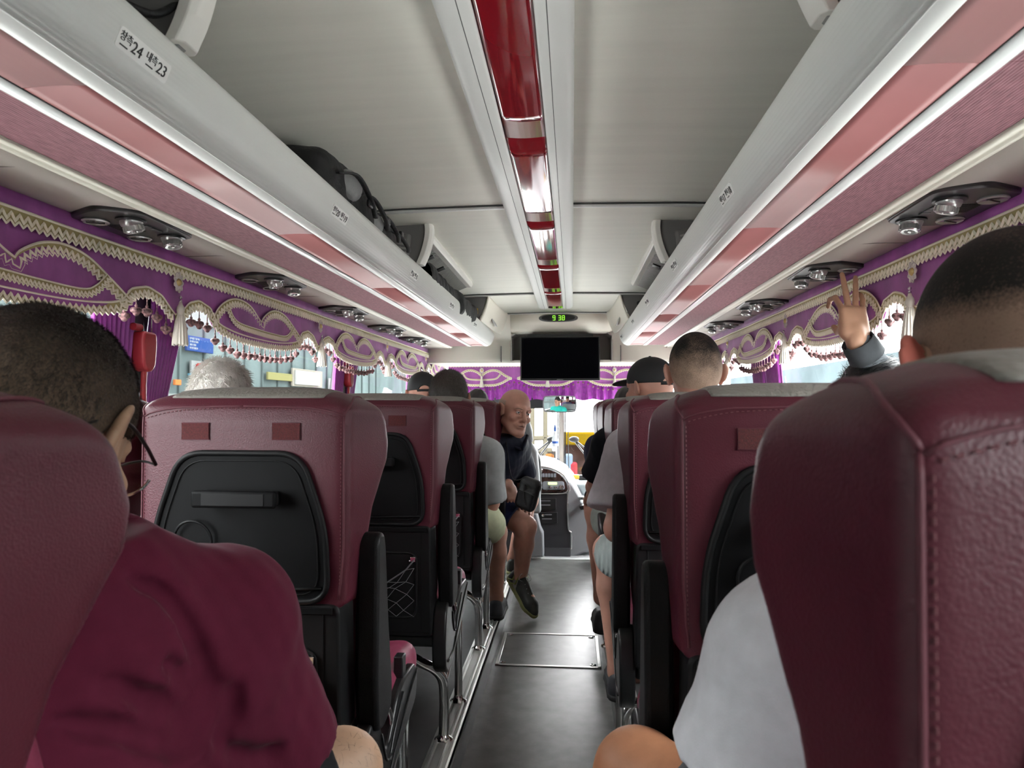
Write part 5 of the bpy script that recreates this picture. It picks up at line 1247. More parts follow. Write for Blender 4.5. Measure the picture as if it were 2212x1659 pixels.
# ---- 4 man with cap, fourth row right
M_CAP = mat('black cotton cap', (.008, .008, .009), .75, bump=('noise', 300, .3, .001))
def cap(t, hc, Q, s, opening=True):
    c = NP(hc); F = Field(*[axis_pts([(c[i] - .21, c[i] + .21, .0045)]) for i in range(3)]); T = lambda p: c + Q @ (np.array(p, float) * s)
    F.ell(T((0, -.010, .036)), [.086 * s, .107 * s, .092 * s], Q, .01)
    X, Y, Z = F.ax[:, None, None] - c[0], F.ay[None, :, None] - c[1], F.az[None, None, :] - c[2]; x, y, z = [(X * Q[0, i] + Y * Q[1, i] + Z * Q[2, i]) / s for i in range(3)]
    F.F = smax(F.F, -(z - (.016 + .10 * (y + .1) * .25)) * s, .004).astype(np.float32)
    if opening: F.ell(T((0, -.115, .012)), [.036 * s, .03 * s, .030 * s], Q, .003, True)
    o = F.mesh('cap', M_CAP, t)
    G = Field(*[axis_pts([(c[i] - .21, c[i] + .21, .004)]) for i in range(3)]); G.ell(T((0, .115, .030)), [.070 * s, .070 * s, .0075 * s], Q @ np.array(Euler((R(-10), 0, 0)).to_matrix()), .004); G.mesh('cap_brim', M_CAP, o)
    if opening:
        m = MB(); m.tube([Vector(T((.086 * math.sin(a) * .80, -.012 - .104 * math.cos(a), .014))) for a in np.linspace(-.6, .6, 14)], .007 * s, 6, flat=1.0); m.build('cap_strap', M_CAP, o)
    m = MB(); m.lathe([(.006, 0), (.005, .004), (0, .005)], 10, Matrix.Translation(Vector(T((0, -.01, .127))))); m.build('cap_button', M_CAP, o)
def man_cap():
    hc = P(1402, 838, 3.05); Q = rotm(yaw=42, pitch=-2, roll=0)
    J = seated(.36, 2.76); J.update(neck=(.345, 3.06, 1.09), chest=(.31, 3.02, .93), shl=P(1322, 965, 3.05), ell=P(1290, 1040, 3.12), wrl=P(1279, 1072, 3.32), knl=P(1292, 1108, 3.40), anl=P(1299, 1290, 3.36), hil=(.27, 3.04, .655))
    t, b = person('man in a black cap turned to the left, black T-shirt, fourth row on the right', J, (hc, Q, 1.05), S_PINK,
        [dict(kind='shirt', m=cloth('black T-shirt', (.012, .013, .017)), e=.018, sleeve=.90, flare=.014), dict(kind='shorts', m=cloth('pale green shorts', (.36, .41, .38)), u=.7)], fine=.005, hh=.012, face=True)
    cap(t, hc, Q, 1.05); feet(t, J)
    w = Vector(J['wrl']); m = MB(); m.tube([w + Vector((.031 * math.cos(a), .006, .031 * math.sin(a))) for a in np.linspace(0, 2 * math.pi, 17)[:-1]], .007, 6, closed=True); m.build('watch', M_BLACK, t)
man_cap()
# ---- 5 dark haired passengers mostly hidden
def simple(label, x, y, hc, Q, s, skinm, shirt, hairm, th=.008, line=None, strands=None, cap_=False, lean=(0, 0), J2=None, top=.004, freq=140, shorts=None, slim=1.0, face=False, sleeve=.62):
    J = seated(x, y); n = Vector(hc) - Vector((0, .015, .17)); d = n - Vector(J['neck']); J['neck'] = tuple(n)
    for k_, f in (('chest', .6), ('shl', .9), ('shr', .9), ('ell', .7), ('elr', .7)): J[k_] = tuple(Vector(J[k_]) + d * f)
    if J2: J.update(J2)
    t, b = person(label, J, (hc, Q, s), skinm, [dict(kind='shirt', m=shirt, h=.012, sleeve=sleeve), dict(kind='shorts', m=shorts or cloth('dark trousers', (.03, .03, .04)), long=shorts is None, h=.013, e=.008, u=.58)], fine=.006, hh=.014, face=face, slim=slim)
    if cap_: cap(t, hc, Q, s)
    else: hair_mesh('hair', hc, Q, s, hairm, t, th, line or HLINE, h=.005, top=top, freq=freq, ridge=.0012 if freq > 100 else .0025, strands=strands)
    feet(t, J); return t
HAIRD = mat('black hair', (.010, .009, .009), .45, bump=('noise', 500, .5, .001, (3, 1, 1))); HAIRB = mat('dark brown hair', (.030, .022, .017), .45, bump=('noise', 500, .5, .001, (3, 1, 1)))
HAIRW = mat('white hair', (.62, .59, .55), .6, bump=('noise', 500, .5, .002, (3, 1, 1))); HAIRW2 = mat('white hair strands', (.75, .72, .68), .5); HG = mat('greying dark strands', (.07, .06, .052), .4)
simple('white haired person whose head shows above the large left seat, by the window', LX - .40, 1.40, P(481, 858, 1.95), rotm(-6, -4), .86, S_PINK, cloth('pale shirt', (.5, .5, .5)), HAIRW, th=.004, freq=90, strands=(6000, .034, .0008, (.5, -.5, -.6), HAIRW2), top=.004)
simple('dark haired man in a grey T-shirt and pale yellow shorts, fourth row on the left', LX + .02, 2.96, P(969, 862, 3.22), rotm(8, -6), 1.06, S_PINK, cloth('mid grey T-shirt', (.28, .285, .285)), HAIRB, strands=(5000, .018, .0006, (0, -.4, -.8), HG), top=.006, shorts=cloth('pale yellow shorts', (.48, .51, .34)),
       J2=dict(shr=P(1050, 985, 3.25), elr=P(1060, 1085, 3.28), wrr=(-.55, 3.45, .72), hir=P(1040, 1125, 3.3), knr=P(1068, 1150, 3.46), anr=P(1072, 1290, 3.52)), slim=1.1, sleeve=.98)
simple('person in a backwards black cap by the left window near the front', LX - .40, 3.80, P(912, 852, 4.05), rotm(20, -4), 1.05, S_PINK, cloth('dark blue shirt', (.03, .03, .06)), None, cap_=True)
simple('passenger whose black hair barely shows behind the black capped man', RX + .09, 3.58, P(1358, 882, 3.92), rotm(0, -8), 1.0, S_OLIVE, cloth('dark blue shirt', (0, 0, 0)), HAIRD)
# ---- 6 person raising a hand
def raised():
    hc = P(1888, 868, 2.16); Q = rotm(12, -10); J = seated(.90, 1.93)
    J.update(neck=(.92, 2.16, 1.03), chest=(.90, 2.20, .86), shl=(.78, 2.2, .98), shr=(1.0, 2.22, .97), ell=P(1936, 872, 2.18), wrl=P(1850, 733, 2.10), elr=(1.0, 2.3, .75), wrr=(.92, 2.5, .74))
    W = Vector(J['wrl']); up = (P(1838, 650, 2.13) - W).normalized()
    hs = dict(d=up, lat=Vector((-1, -.15, -.15)), s=-1, curls=(.9, .04, .04, .35), thumb=(-.2, 2.6), sc=1.06, flen=1.32, ext=(.10, .02, -.16, -.25))
    t, b = person('person with black hair raising a hand to the service panel, grey sleeve', J, (hc, Q, 1.0), S_HAND,
        [dict(kind='shirt', m=cloth('slate grey shirt', (.115, .125, .135)), e=.016, long=True, h=.008, wrinkle=.004, wend=.88)], fine=.005, hh=.012, hands=[(W + up * .08, .13, .0036)], handspec=dict(l=hs), slim=.9)
    hair_mesh('hair', hc, Q, 1.0, HAIRD, t, .016, lambda x, y, z: np.minimum(z + .08 - .4 * np.maximum(y + .01, 0), .065 - y + .3 * np.maximum(z, 0)), h=.005, top=.006, freq=120, ridge=.002, strands=(5000, .032, .0006, (.6, -.5, -.5), mat('glossy black strands', (.012, .016, .02), .25)))
    m = MB(); d = (W - Vector(J['ell'])).normalized(); a = W - d * .060; 
    a = W - d * .055; m.tube([a - d * .010, a + d * .020, a + d * .050], [.050, .048, .045], 20, cap=False); m.build('cuff', cloth('dark grey cuff', (.055, .06, .065)), t, solid=.004)
    feet(t, J)
raised()
# ---- 7 bald man turning round in the aisle seat
def bald():
    hc = P(1112, 888, 3.93); Q = rotm(yaw=-143, pitch=-8, roll=-10)
    J = dict(pelvis=(-.55, 4.06, .665), chest=(-.44, 4.02, .86), neck=P(1112, 955, 4.0), shl=(-.33, 4.10, .95), shr=(-.52, 3.93, 1.0), ell=(-.29, 4.2, .74), elr=(-.50, 3.80 + .06, .72), wrl=(-.28, 4.08, .64), wrr=P(1099, 1048, 3.96),
             hil=(-.45, 4.16, .66), hir=(-.50, 4.02, .63), knl=(-.28, 4.42, .58), knr=P(1135, 1138, 3.93), anl=(-.38, 4.45, .20), anr=P(1123, 1262, 3.97), tor=P(1150, 1302, 3.88))
    W = Vector(J['wrr']); d = (P(1112, 1105, 3.90) - W).normalized()
    hs = dict(d=d, lat=Vector((.75, .5, .1)), s=-1, curls=(.22, .25, .28, .32), thumb=(.5, .3), sc=1.0, spread=.12)
    def collar(G, J): pass
    t, b = person('bald man in a navy polo shirt and shorts turning round in the aisle seat', J, (hc, Q, 1.08), S_PINK,
        [dict(kind='shirt', m=cloth('navy polo cotton', (.012, .014, .026), .6), e=.016, sleeve=.95, flare=.01, wrinkle=.006, wf=45, h=.008), dict(kind='shorts', m=cloth('dark blue shorts', (.012, .017, .05)), u=.72, e=.018, h=.009)], fine=.0034, hh=.010, face=True, hands=[(W + d * .07, .12, .0042)], handspec=dict(r=hs), slim=.95)
    T = lambda p: Vector(NP(hc) + Q @ (np.array(p, float) * 1.08))
    hm = fade_mat('grey stubble', (.24, .19, .16), (.44, .235, .18), -.02, .04, nscale=700)
    hair_mesh('hair_fringe', hc, Q, 1.08, mat('short grey stubble hair', (.36, .25, .20), .75, var=(400, .12)), t, .0012, lambda x, y, z: np.minimum(np.minimum(z + .06 - .3 * np.maximum(y + .03, 0), .012 - y), .050 - z), h=.0045)
    for q in (-1, 1):
        m = MB(); m.lathe([(.0118 * math.sin(a), -.0118 * math.cos(a)) for a in np.linspace(.05, math.pi - .05, 9)], 14, Matrix.Translation(T((q * .031, .0785, .0005)))); ey = m.build('eye', mat('eye white', (.62, .58, .56), .2), t, smooth=180)
        m = MB(); m.lathe([(.005, 0), (.004, .0008), (0, .001)], 12, frame(T((q * .031 + .001, .0785, .0005)) + (T((q * .031 + .001, .13, -.002)) - T((q * .031 + .001, .0785, .0005))).normalized() * .0116, T((q * .031, .13, -.002)) - T((q * .031, .0785, .0005)))); m.build('iris', mat('dark iris', (.03, .035, .04), .15), ey)
        m = MB(); m.tube([T(p) for p in spline([(q * .016, .0955, .0175), (q * .034, .0905, .0215), (q * .050, .078, .0165)], 4)], [.0026] * 8 + [.0016], 6, flat=.7); m.build('eyebrow', mat('greying eyebrow', (.16, .105, .08), .8), t)
    m = MB(); m.tube([T(p) for p in spline([(-.019, .0935, -.0690), (0, .0975, -.0680), (.019, .0935, -.0690)], 4)], .0017, 6); m.build('mouth', mat('dark mouth', (.07, .02, .018), .6), t)
    m = MB()
    n = Vector(J['neck'])
    m.tube([n + Vector((-.06, -.03, .05)), n + Vector((-.02, -.075, .0)), n + Vector((.045, -.08, -.04))], .012, 8, flat=.5); m.tube([n + Vector((.07, -.01, .04)), n + Vector((.06, -.06, .0)), n + Vector((.045, -.08, -.04))], .012, 8, flat=.5); m.build('collar', MATS['navy polo cotton'], t)
    toe = P(1152, 1306, 3.86); toe.z = .012; heel = P(1102, 1248, 4.03); k = shoe(t, heel, toe, mat('black and green trainer', (.020, .022, .018), .6, var=(30, .5)), mat('olive trainer sole', (.20, .21, .08), .6), w=.048, up=(.25, -.1, 1), h=.005, hgt=.085)
    M = MB(); d = (toe - heel).normalized(); l = d.cross(Vector((.25, -.1, 1))).normalized(); u = l.cross(d) * 1
    if u.z < 0: u = -u
    for sg in (-1, 1):
        for q_ in (.10, .26): M.tube([heel + d * (q_ * .2 + .00) + l * sg * .038 + u * .02, heel + d * (q_ * .2 + .035) + l * sg * .045 + u * .05, heel + d * (q_ * .2 + .02) + l * sg * .034 + u * .085], .006, 6, flat=.6)
    M.build('green_panel', mat('lime green panel', (.28, .33, .09), .6), k)
    M = MB(); p0 = heel + d * .085 + u * .105
    for sg in (1, -1): M.tube([p0 + Vector(v) for v in spline([(0, 0, 0), (.02 * sg, -.02, .02), (.035 * sg, -.03, -.005), (.015 * sg, -.02, -.02), (0, 0, 0)], 5)], .0015, 5)
    M.build('lace_bow', mat('pale lace', (0, 0, 0)), k)
    an = Vector(J['anr']); M = MB(); M.tube([an + Vector((0, 0, .03)), an + Vector((0, -.003, -.03))], [.040, .043], 16, cap=False); M.build('sock', cloth('grey sports sock', (.28, .28, .26)), t, solid=.004)
    shoe(t, (-.38, 4.40, PL), (-.38, 4.66, PL), MATS['black and green trainer'], MATS['olive trainer sole'], h=.009)
    # cross-body bag
    bg = thing('shoulder_bag', 'black nylon shoulder bag resting on the bald man’s thigh', 'bag', P(1142, 1105, 3.86), world=True)
    c = P(1141, 1067, 3.86); q = np.array(Euler((R(6), R(18), R(-14))).to_matrix()); F = Field(*cube_axes(c - Vector((.13, .13, .15)), c + Vector((.13, .13, .15)), .006)); F.rbox(NP(c), (.060, .035, .092), q, .03); F.rbox(NP(c) + q @ np.array((0, -.036, -.02)), (.048, .016, .055), q, .015, .012); F.noise(.003, 60, 4)
    F.mesh('pouch', M_BAG, bg); m = MB(); A = lambda x, y, z: Vector(NP(c) + q @ np.array((x, y, z)))
    m.tube([A(-.050, -.054, .02), A(0, -.058, .026), A(.050, -.054, .02)], .0022, 5); m.build('zip', mat('dark zip', (.05, .05, .05), .3, .5), bg)
    m = MB(); m.tube(spline([tuple(A(-.03, .0, .09)), tuple(P(1108, 1035, 3.83)), tuple(P(1098, 990, 3.83)), tuple(P(1094, 955, 3.9)), tuple(P(1100, 948, 4.05))], 6), .009, 6, flat=.3); m.tube(spline([tuple(A(-.02, -.045, .06)), tuple(A(.0, -.055, -.02)), tuple(A(.045, -.04, -.07))], 5), .005, 6); m.build('strap', M_BAG, bg)
bald()
# ---- 8 driver
simple('driver with dark hair wearing a teal shirt behind the windscreen, reflected in the mirror', -.66, 4.92, P(1032, 876, 5.2), rotm(0, -4), 1.0, S_HAND, cloth('teal shirt', (.02, .36, .30)), HAIRD, face=True)
# ------------------------------------------------------------------ driver's area, bags, street
def px_prism(m, pts, y0, y1, d=None, mi=0):
    """outline given in photo pixels at distance y0, extruded to y1"""
    q = [P(a, b, y0) for a, b in pts]; m.prism([(v.x, v.z) for v in q], 'y', y0, y1, mi); return m
M_GREYP = mat('pale grey moulded plastic', (.22, .22, .235), .5); M_DARKP = mat('charcoal console plastic', (.030, .030, .034), .45); M_WOOD = mat('dark burl trim', (.045, .018, .015), .2, var=(40, .5), coat=.5)
M_SW = mat('grey switch', (.30, .32, .36), .35)
def console():
    t = thing('driver_console', 'driver dashboard console with radio, switches and chrome edged grey side', 'dashboard', P(1200, 1203, 5.45), world=True)
    m = MB(); px_prism(m, [(1128, 1004), (1168, 1006), (1195, 1013), (1220, 1028), (1238, 1048), (1250, 1068), (1258, 1084), (1290, 1100), (1296, 1192), (1262, 1194), (1238, 1204), (1150, 1204), (1128, 1100)], 5.50, 6.55); m.build('side_body', M_GREYP, t, bevel=.015)
    m = MB(); px_prism(m, round_poly([(1140, 1012), (1182, 1013), (1206, 1022), (1222, 1037), (1227, 1058), (1222, 1063), (1140, 1064)], 5, 3), 5.465, 5.52); f = m.build('instrument_face', M_WOOD, t, bevel=.004)
    m = MB(); m.tube([P(a, b, 5.46) for a, b in spline([(1150, 1009), (1182, 1010), (1208, 1020), (1225, 1036), (1230, 1058), (1226, 1072), (1228, 1140), (1234, 1152), (1234, 1186)], 5)], .006, 8); m.tube([P(a, b, 5.46) for a, b in spline([(1226, 1060), (1215, 1066), (1150, 1067)], 4)], .005, 8); m.build('chrome_edge', M_CHROME, t, smooth=60)
    m = MB(); px_prism(m, [(1150, 1066), (1227, 1066), (1228, 1142), (1233, 1152), (1233, 1202), (1176, 1202), (1175, 1150), (1168, 1138)], 5.47, 5.60); st = m.build('centre_stack', M_DARKP, t, bevel=.006)
    m = MB(); px_prism(m, [(1176, 1184), (1232, 1184), (1232, 1203), (1176, 1203)], 5.455, 5.5); m.build('kick_plate', mat('grey kick plate', (.05, .05, .055), .5), st, bevel=.004)
    for (x0, y0, x1, y1, nm) in ((1164, 1077, 1201, 1101, 'card_reader'), (1168, 1107, 1204, 1131, 'radio')):
        m = MB(); px_prism(m, [(x0, y0), (x1, y0), (x1, y1), (x0, y1)], 5.452, 5.48); r = m.build(nm, mat('black radio fascia', (.015, .015, .016), .3), st, bevel=.003)
        m = MB()
        for k in range(2): px_prism(m, [(x0 + 3, y0 + 4 + 9 * k), (x1 - 12, y0 + 4 + 9 * k), (x1 - 12, y0 + 6 + 9 * k), (x0 + 3, y0 + 6 + 9 * k)], 5.449, 5.453)
        m.build('slot', M_GREYP, r, smooth=0)
    c = P(1173, 1113, 5.445); m = MB(); m.lathe([(.012, 0), (.011, .012), (0, .013)], 16, Matrix.Translation(c) @ Matrix.Rotation(R(90), 4, 'X')); m.build('knob', M_CHROME, st)
    for k in range(6):
        m = MB(); px_prism(m, [(1165 + k * 6.2, 1023), (1170 + k * 6.2, 1023), (1170 + k * 6.2, 1031), (1165 + k * 6.2, 1031)], 5.455, 5.47); m.build('switch', M_SW, f, bevel=.002)
    for k in range(4):
        m = MB(); px_prism(m, [(1160 + (k % 2) * 6, 1041 + (k // 2) * 8), (1165 + (k % 2) * 6, 1041 + (k // 2) * 8), (1165 + (k % 2) * 6, 1047 + (k // 2) * 8), (1160 + (k % 2) * 6, 1047 + (k // 2) * 8)], 5.455, 5.47); m.build('switch', M_SW, f, bevel=.002)
    m = MB(); px_prism(m, round_poly([(1172, 1040), (1218, 1040), (1220, 1058), (1172, 1058)], 4, 2), 5.455, 5.47); cl = m.build('climate_panel', M_SW, f, bevel=.003)
    m = MB(); px_prism(m, [(1184, 1042), (1203, 1042), (1203, 1047), (1184, 1047)], 5.45, 5.456); m.build('climate_display', mat('lit green display', (.3, .4, .1), emis=((.6, .8, .25), .8)), cl, smooth=0)
    for a, b, r in ((1189, 1053, .012), (1201, 1053, .012), (1213, 1052, .020)):
        m = MB(); m.lathe([(r, 0), (r * .9, .012), (r * .5, .014), (0, .012)], 16, Matrix.Translation(P(a, b, 5.455)) @ Matrix.Rotation(R(90), 4, 'X')); m.build('dial', M_CHROME, cl)
    m = MB(); m.lathe([(.016, 0), (.014, .010), (0, .012)], 16, Matrix.Translation(P(1169, 1017, 5.46)) @ Matrix.Rotation(R(90), 4, 'X')); m.build('key_switch', M_CHROME, f)
    # right of the console: front shelf and grab rail
    t = thing('front_shelf', 'pale front dashboard shelf under the right half of the windscreen', 'dashboard', P(1300, 1060, 6.3), world=True)
    m = MB(); px_prism(m, [(1240, 1046), (1440, 1046), (1440, 1200), (1262, 1110), (1258, 1076)], 5.95, 6.6); m.build('shelf_body', mat('pale blue grey plastic', (.26, .30, .31), .4), t, bevel=.03, bseg=3)
    m = MB(); m.box((P(1330, 1040, 6.4).x, 6.4, P(1330, 1041, 6.4).z), (.78, .05, .03)); m.build('demister_strip', M_BLACK, t, bevel=.004)
    t = thing('grab_rail', 'chrome grab rail beside the driver console', 'rail', P(1250, 1082, 5.6), world=True)
    m = MB(); m.tube([P(a, b, c) for a, b, c in spline([(1234, 1087, 5.6), (1240, 1084, 5.55), (1252, 1077, 5.5), (1262, 1076, 5.45), (1290, 1077, 5.4)], 5)], .014, 10); m.build('bar', M_CHROME, t, smooth=60)
    m = MB(); px_prism(m, [(1251, 1094), (1268, 1090), (1268, 1100), (1254, 1102)], 5.40, 5.52); m.build('bracket', M_BLACK, t, bevel=.006)
    # driver's seat
    t = thing('driver_chair', 'driver chair with tall pale grey back shell beyond the bald man', 'seat', (-.62, 5.0, 0), world=True)
    m = MB(); px_prism(m, round_poly([(1012, 925), (1030, 905), (1140, 903), (1149, 928), (1151, 958), (1012, 958)], 8, 3), 4.84, 4.93); m.build('upper_shell', mat('slate grey shell', (.15, .16, .165), .5), t, bevel=.02, bseg=3)
    m = MB(); px_prism(m, [(1012, 959), (1151, 959), (1160, 975), (1165, 1030), (1168, 1110), (1012, 1110)], 4.84, 4.95); m.build('lower_shell', mat('mid grey shell', (.22, .23, .235), .5), t, bevel=.02, bseg=3)
    m = MB(); px_prism(m, round_poly([(1010, 975), (1158, 970), (1167, 990), (1170, 1060), (1160, 1110), (1010, 1110)], 8, 3), 4.95, 5.04); m.build('back_cushion', M_ARM, t, bevel=.02, bseg=3)
    m = MB(); m.box((-.60, 5.12, .42), (.50, .46, .12)); m.build('seat_cushion', M_ARM, t, bevel=.04, bseg=3)
    m = MB(); m.box((-.60, 5.12, .18), (.40, .36, .36)); m.build('pedestal', M_DARKP, t, bevel=.02)
    t = thing('driver_partition', 'white grey moulded panel between the bald man’s leg and the console', 'panel', P(1150, 1204, 5.3), world=True)
    m = MB(); px_prism(m, [(1100, 1110), (1160, 1108), (1168, 1140), (1174, 1152), (1175, 1204), (1100, 1206)], 5.30, 5.40); m.build('moulding', M_GREYP, t, bevel=.015, bseg=3)
    # steering wheel
    t = thing('steering_wheel', 'black steering wheel in front of the driver', 'steering wheel', (-.70, 5.75, .75), world=True)
    q = Euler((R(-28), 0, 0)).to_matrix(); c = Vector((-.70, 5.66, .86)); m = MB(); m.tube([c + q @ Vector((.22 * math.cos(a), .22 * math.sin(a), 0)) for a in np.linspace(0, 2 * math.pi, 41)[:-1]], .014, 8, closed=True); m.build('rim', M_BLACK, t, smooth=180)
    m = MB(); m.tube([c - q @ Vector((.2, 0, 0)), c + q @ Vector((0, 0, -.02)), c + q @ Vector((.2, 0, 0))], .012, 8); m.tube([c, c + Vector((0, .16, -.5))], .03, 10); m.build('column', M_BLACK, t)
console()
def mirror():
    c = P(1208, 873, 6.12); t = thing('interior_mirror', 'rear view mirror showing the driver in a teal shirt', 'mirror', c, world=True)
    n = ((Vector((0, 0, CZ)) - c).normalized() + (Vector((-.66, 5.2, 1.10)) - c).normalized()).normalized(); f = frame(c, n)
    hw, hh = .150, .070
    def pt(u, v, k=1.0):
        a, b = (u - .5) * 2, (v - .5) * 2; x = hw * a * (1 - .10 * abs(b) ** 3); y = hh * b * (1 - .08 * abs(a) ** 4); return f @ Vector((x, y, -(x * x + y * y) / 2 / 1.1))
    m = MB(); m.grid(lambda u, v: tuple(pt(u, v)), 24, 12); m.build('mirror_glass', mat('mirror silver', (.9, .9, .9), .01, 1.0), t, smooth=180)
    m = MB(); ring = [pt(u, 0) for u in np.linspace(0, 1, 16)] + [pt(1, v) for v in np.linspace(.08, 1, 8)] + [pt(u, 1) for u in np.linspace(.94, 0, 16)] + [pt(0, v) for v in np.linspace(.92, .08, 7)]
    m.tube(ring, .006, 6, closed=True); m.box(c - n * .022, (2 * hw * .94, 2 * hh * .9, .02), rot=f.to_3x3()); m.build('housing', M_GREYP, t, bevel=.002)
    m = MB(); m.tube([c - n * .03, c + Vector((0, .2, .06)), c + Vector((0, .42, .08))], .010, 8); m.build('stalk', M_GREYP, t)
    t = thing('hanging_bottle', 'small white and blue bottle hanging in front of the windscreen post', 'bottle', P(1199, 966, 6.2), world=True)
    b = P(1199, 965, 6.2); m = MB(); m.lathe([(.020, 0), (.026, .01), (.027, .06), (.022, .09), (.012, .12), (.009, .14)], 16, Matrix.Translation(b)); m.build('bottle_body', mat('white plastic bottle', (.75, .78, .82), .3), t, smooth=60)
    m = MB(); m.lathe([(.011, .138), (.012, .17), (.006, .19), (.005, .20)], 12, Matrix.Translation(b)); m.lathe([(.0275, .03), (.0275, .05)], 16, Matrix.Translation(b)); m.build('cap', mat('blue cap', (.03, .10, .40), .4), t, smooth=60)
    m = MB(); m.tube([b + Vector((0, 0, .19)), b + Vector((0, 0, .34))], .0018, 5); m.build('cord', M_BLACK, t)
    t = thing('cable', 'thin dark cables hanging from the mirror beside the windscreen post', 'cable', P(1228, 890, 6.3), world=True)
    m = MB(); m.tube([P(1193, 888, 6.2), P(1193, 940, 6.3), P(1192, 1010, 6.4)], .003, 5); m.tube([P(1228, 890, 6.2), P(1227, 950, 6.3), P(1229, 1030, 6.45)], .004, 5); m.build('wire', M_PILLAR, t)
mirror()
def wiper(sgn, label):
    t = thing('wiper', label, 'wiper', P(1216 + sgn * 24, 950, 6.78), world=True); b = P(1216 + sgn * 24, 949, 6.80)
    F = Field(*cube_axes(b - Vector((.1, .06, .08)), b + Vector((.1, .06, .08)), .007)); F.ell(NP(b), (.05, .03, .030), None, .01); F.mesh('pod', mat('dark grey pod', (.015, .016, .018), .5), t)
    for k in (0, 1):
        m = MB(); m.tube([b + Vector((sgn * .01 * k, 0, -.01)), P(1216 + sgn * (70 + 14 * k), 1010 - 14 * k, 6.80)], .009, 6); m.build('arm', mat('grey wiper arm', (.02, .021, .023), .4), t, smooth=60)
    m = MB(); m.tube([P(1216 + sgn * 52, 975, 6.79), P(1216 + sgn * 66, 1030, 6.79)], .006, 5); m.build('blade', M_BLACK, t)
wiper(-1, 'windscreen wiper left of the centre post'); wiper(1, 'windscreen wiper right of the centre post')
for a, b, w, h, c, nm, lab in ((1262, 1032, .10, .05, (.02, .02, .02), 'card_machine', 'small black box on the front shelf'), (1243, 1030, .08, .04, (.75, .42, .05), 'dashboard_ornament', 'small orange ornament on the front shelf')):
    p = P(a, b, 6.3); m = MB(); m.box((p.x, 6.3, p.z - .0), (w, .06, h)); o = m.build(nm, mat(nm + ' plastic', c, .4), bevel=.012, bseg=3); tag(o, lab, 'ornament' if 'orn' in nm else 'machine')
# ------------------------------------------------------------------ bags on the racks
def bags():
    t = thing('backpack', 'grey and black backpack on the left rack under the number 20 label', 'backpack', (-.74, 2.2, CZ + .50), world=True)
    F = Field(*cube_axes((-1.0, 1.72, CZ + .46), (-.56, 2.72, CZ + .74), .010)); F.rbox((-.74, 1.93, CZ + .60), (.11, .20, .085), None, .05); F.rbox((-.73, 2.24, CZ + .565), (.105, .24, .07), None, .05, .03); F.noise(.010, 34, 4); F.noise(.004, 90, 5); b = F.mesh('bag_body', M_BAG, t)
    for c, r in (((-.640, 1.93, CZ + .625), (.035, .075, .045)), ((-.640, 2.17, CZ + .585), (.030, .085, .040))):
        F = Field(*cube_axes(Vector(c) - Vector((.08, .14, .1)), Vector(c) + Vector((.08, .14, .1)), .008)); F.ell(c, r); F.noise(.004, 70, 7); F.mesh('grey_pocket', M_BAGG, b)
    for k in range(4):
        m = MB(); m.tube(spline([(-.625, 1.80 + .155 * k, CZ + .62 - .010 * k), (-.600, 1.89 + .155 * k, CZ + .64 - .018 * k), (-.590, 1.99 + .155 * k, CZ + .60 - .012 * k), (-.605, 2.09 + .145 * k, CZ + .575 - .004 * k)], 6), .009, 6, flat=.4); m.build('strap', M_BAG, b, smooth=180)
    for y in (2.0, 2.2, 2.38):
        m = MB(); m.box((-.596, y, CZ + .592), (.012, .035, .022)); m.build('buckle', M_BLACK, b, bevel=.004)
    F = Field(*cube_axes((-1.0, 2.95, CZ + .46), (-.56, 4.62, CZ + .74), .012)); F.rbox((-.73, 3.36, CZ + .555), (.12, .45, .07), None, .05); F.rbox((-.70, 4.0, CZ + .55), (.11, .30, .06), None, .04, .05); F.noise(.014, 26, 9); F.noise(.006, 70, 2)
    tag(F.mesh('duffel_bag', mat('matt black cloth', (.006, .006, .007), .8, bump=('noise', 40, .8, .008)), None), 'crumpled black bag on the left rack beyond the divider', 'bag')
    t = thing('black_bag', 'black bag at the top left corner on the left rack', 'bag', (-.74, .9, CZ + .5), world=True)
    F = Field(*cube_axes((-1.0, .55, CZ + .46), (-.56, 1.0, CZ + .74), .010)); F.rbox((-.76, .80, CZ + .61), (.12, .16, .10), None, .05); F.noise(.008, 40, 2); F.mesh('bag_body', M_BAG, t)
    m = MB(); m.tube([P(325, 66, .99), P(365, 104, 1.05), P(400, 138, 1.105), P(418, 153, 1.13)], [.008, .010, .009, .005], 6, flat=.6); m.tube(spline([tuple(P(255, 5, .93)), tuple(P(320, 30, .98)), tuple(P(352, 26, 1.0)), tuple(P(386, 8, 1.02))], 5), .012, 6, flat=.5); m.build('strap', M_BAG, t, smooth=180)
    t = thing('red_bag', 'red patterned bag at the top edge on the right rack', 'bag', (.47, .93, CZ + .5), world=True)
    F = Field(*cube_axes((.34, .66, CZ + .46), (.66, 1.02, CZ + .735), .010)); F.rbox((.48, .84, CZ + .615), (.105, .13, .10), None, .04); F.noise(.005, 50, 2); F.mesh('bag_body', mat('red patterned cloth', (.55, .07, .04), .6, var=(90, .5)), t)
    m = MB()
    for k in range(5): m.tube([(.372, .86 + .02 * k - .012 * j, CZ + .56 + .022 * j) for j in range(6)], .0015, 4)
    m.build('white_piping', mat('white print', (.8, .75, .7), .6), t, smooth=0)
bags()
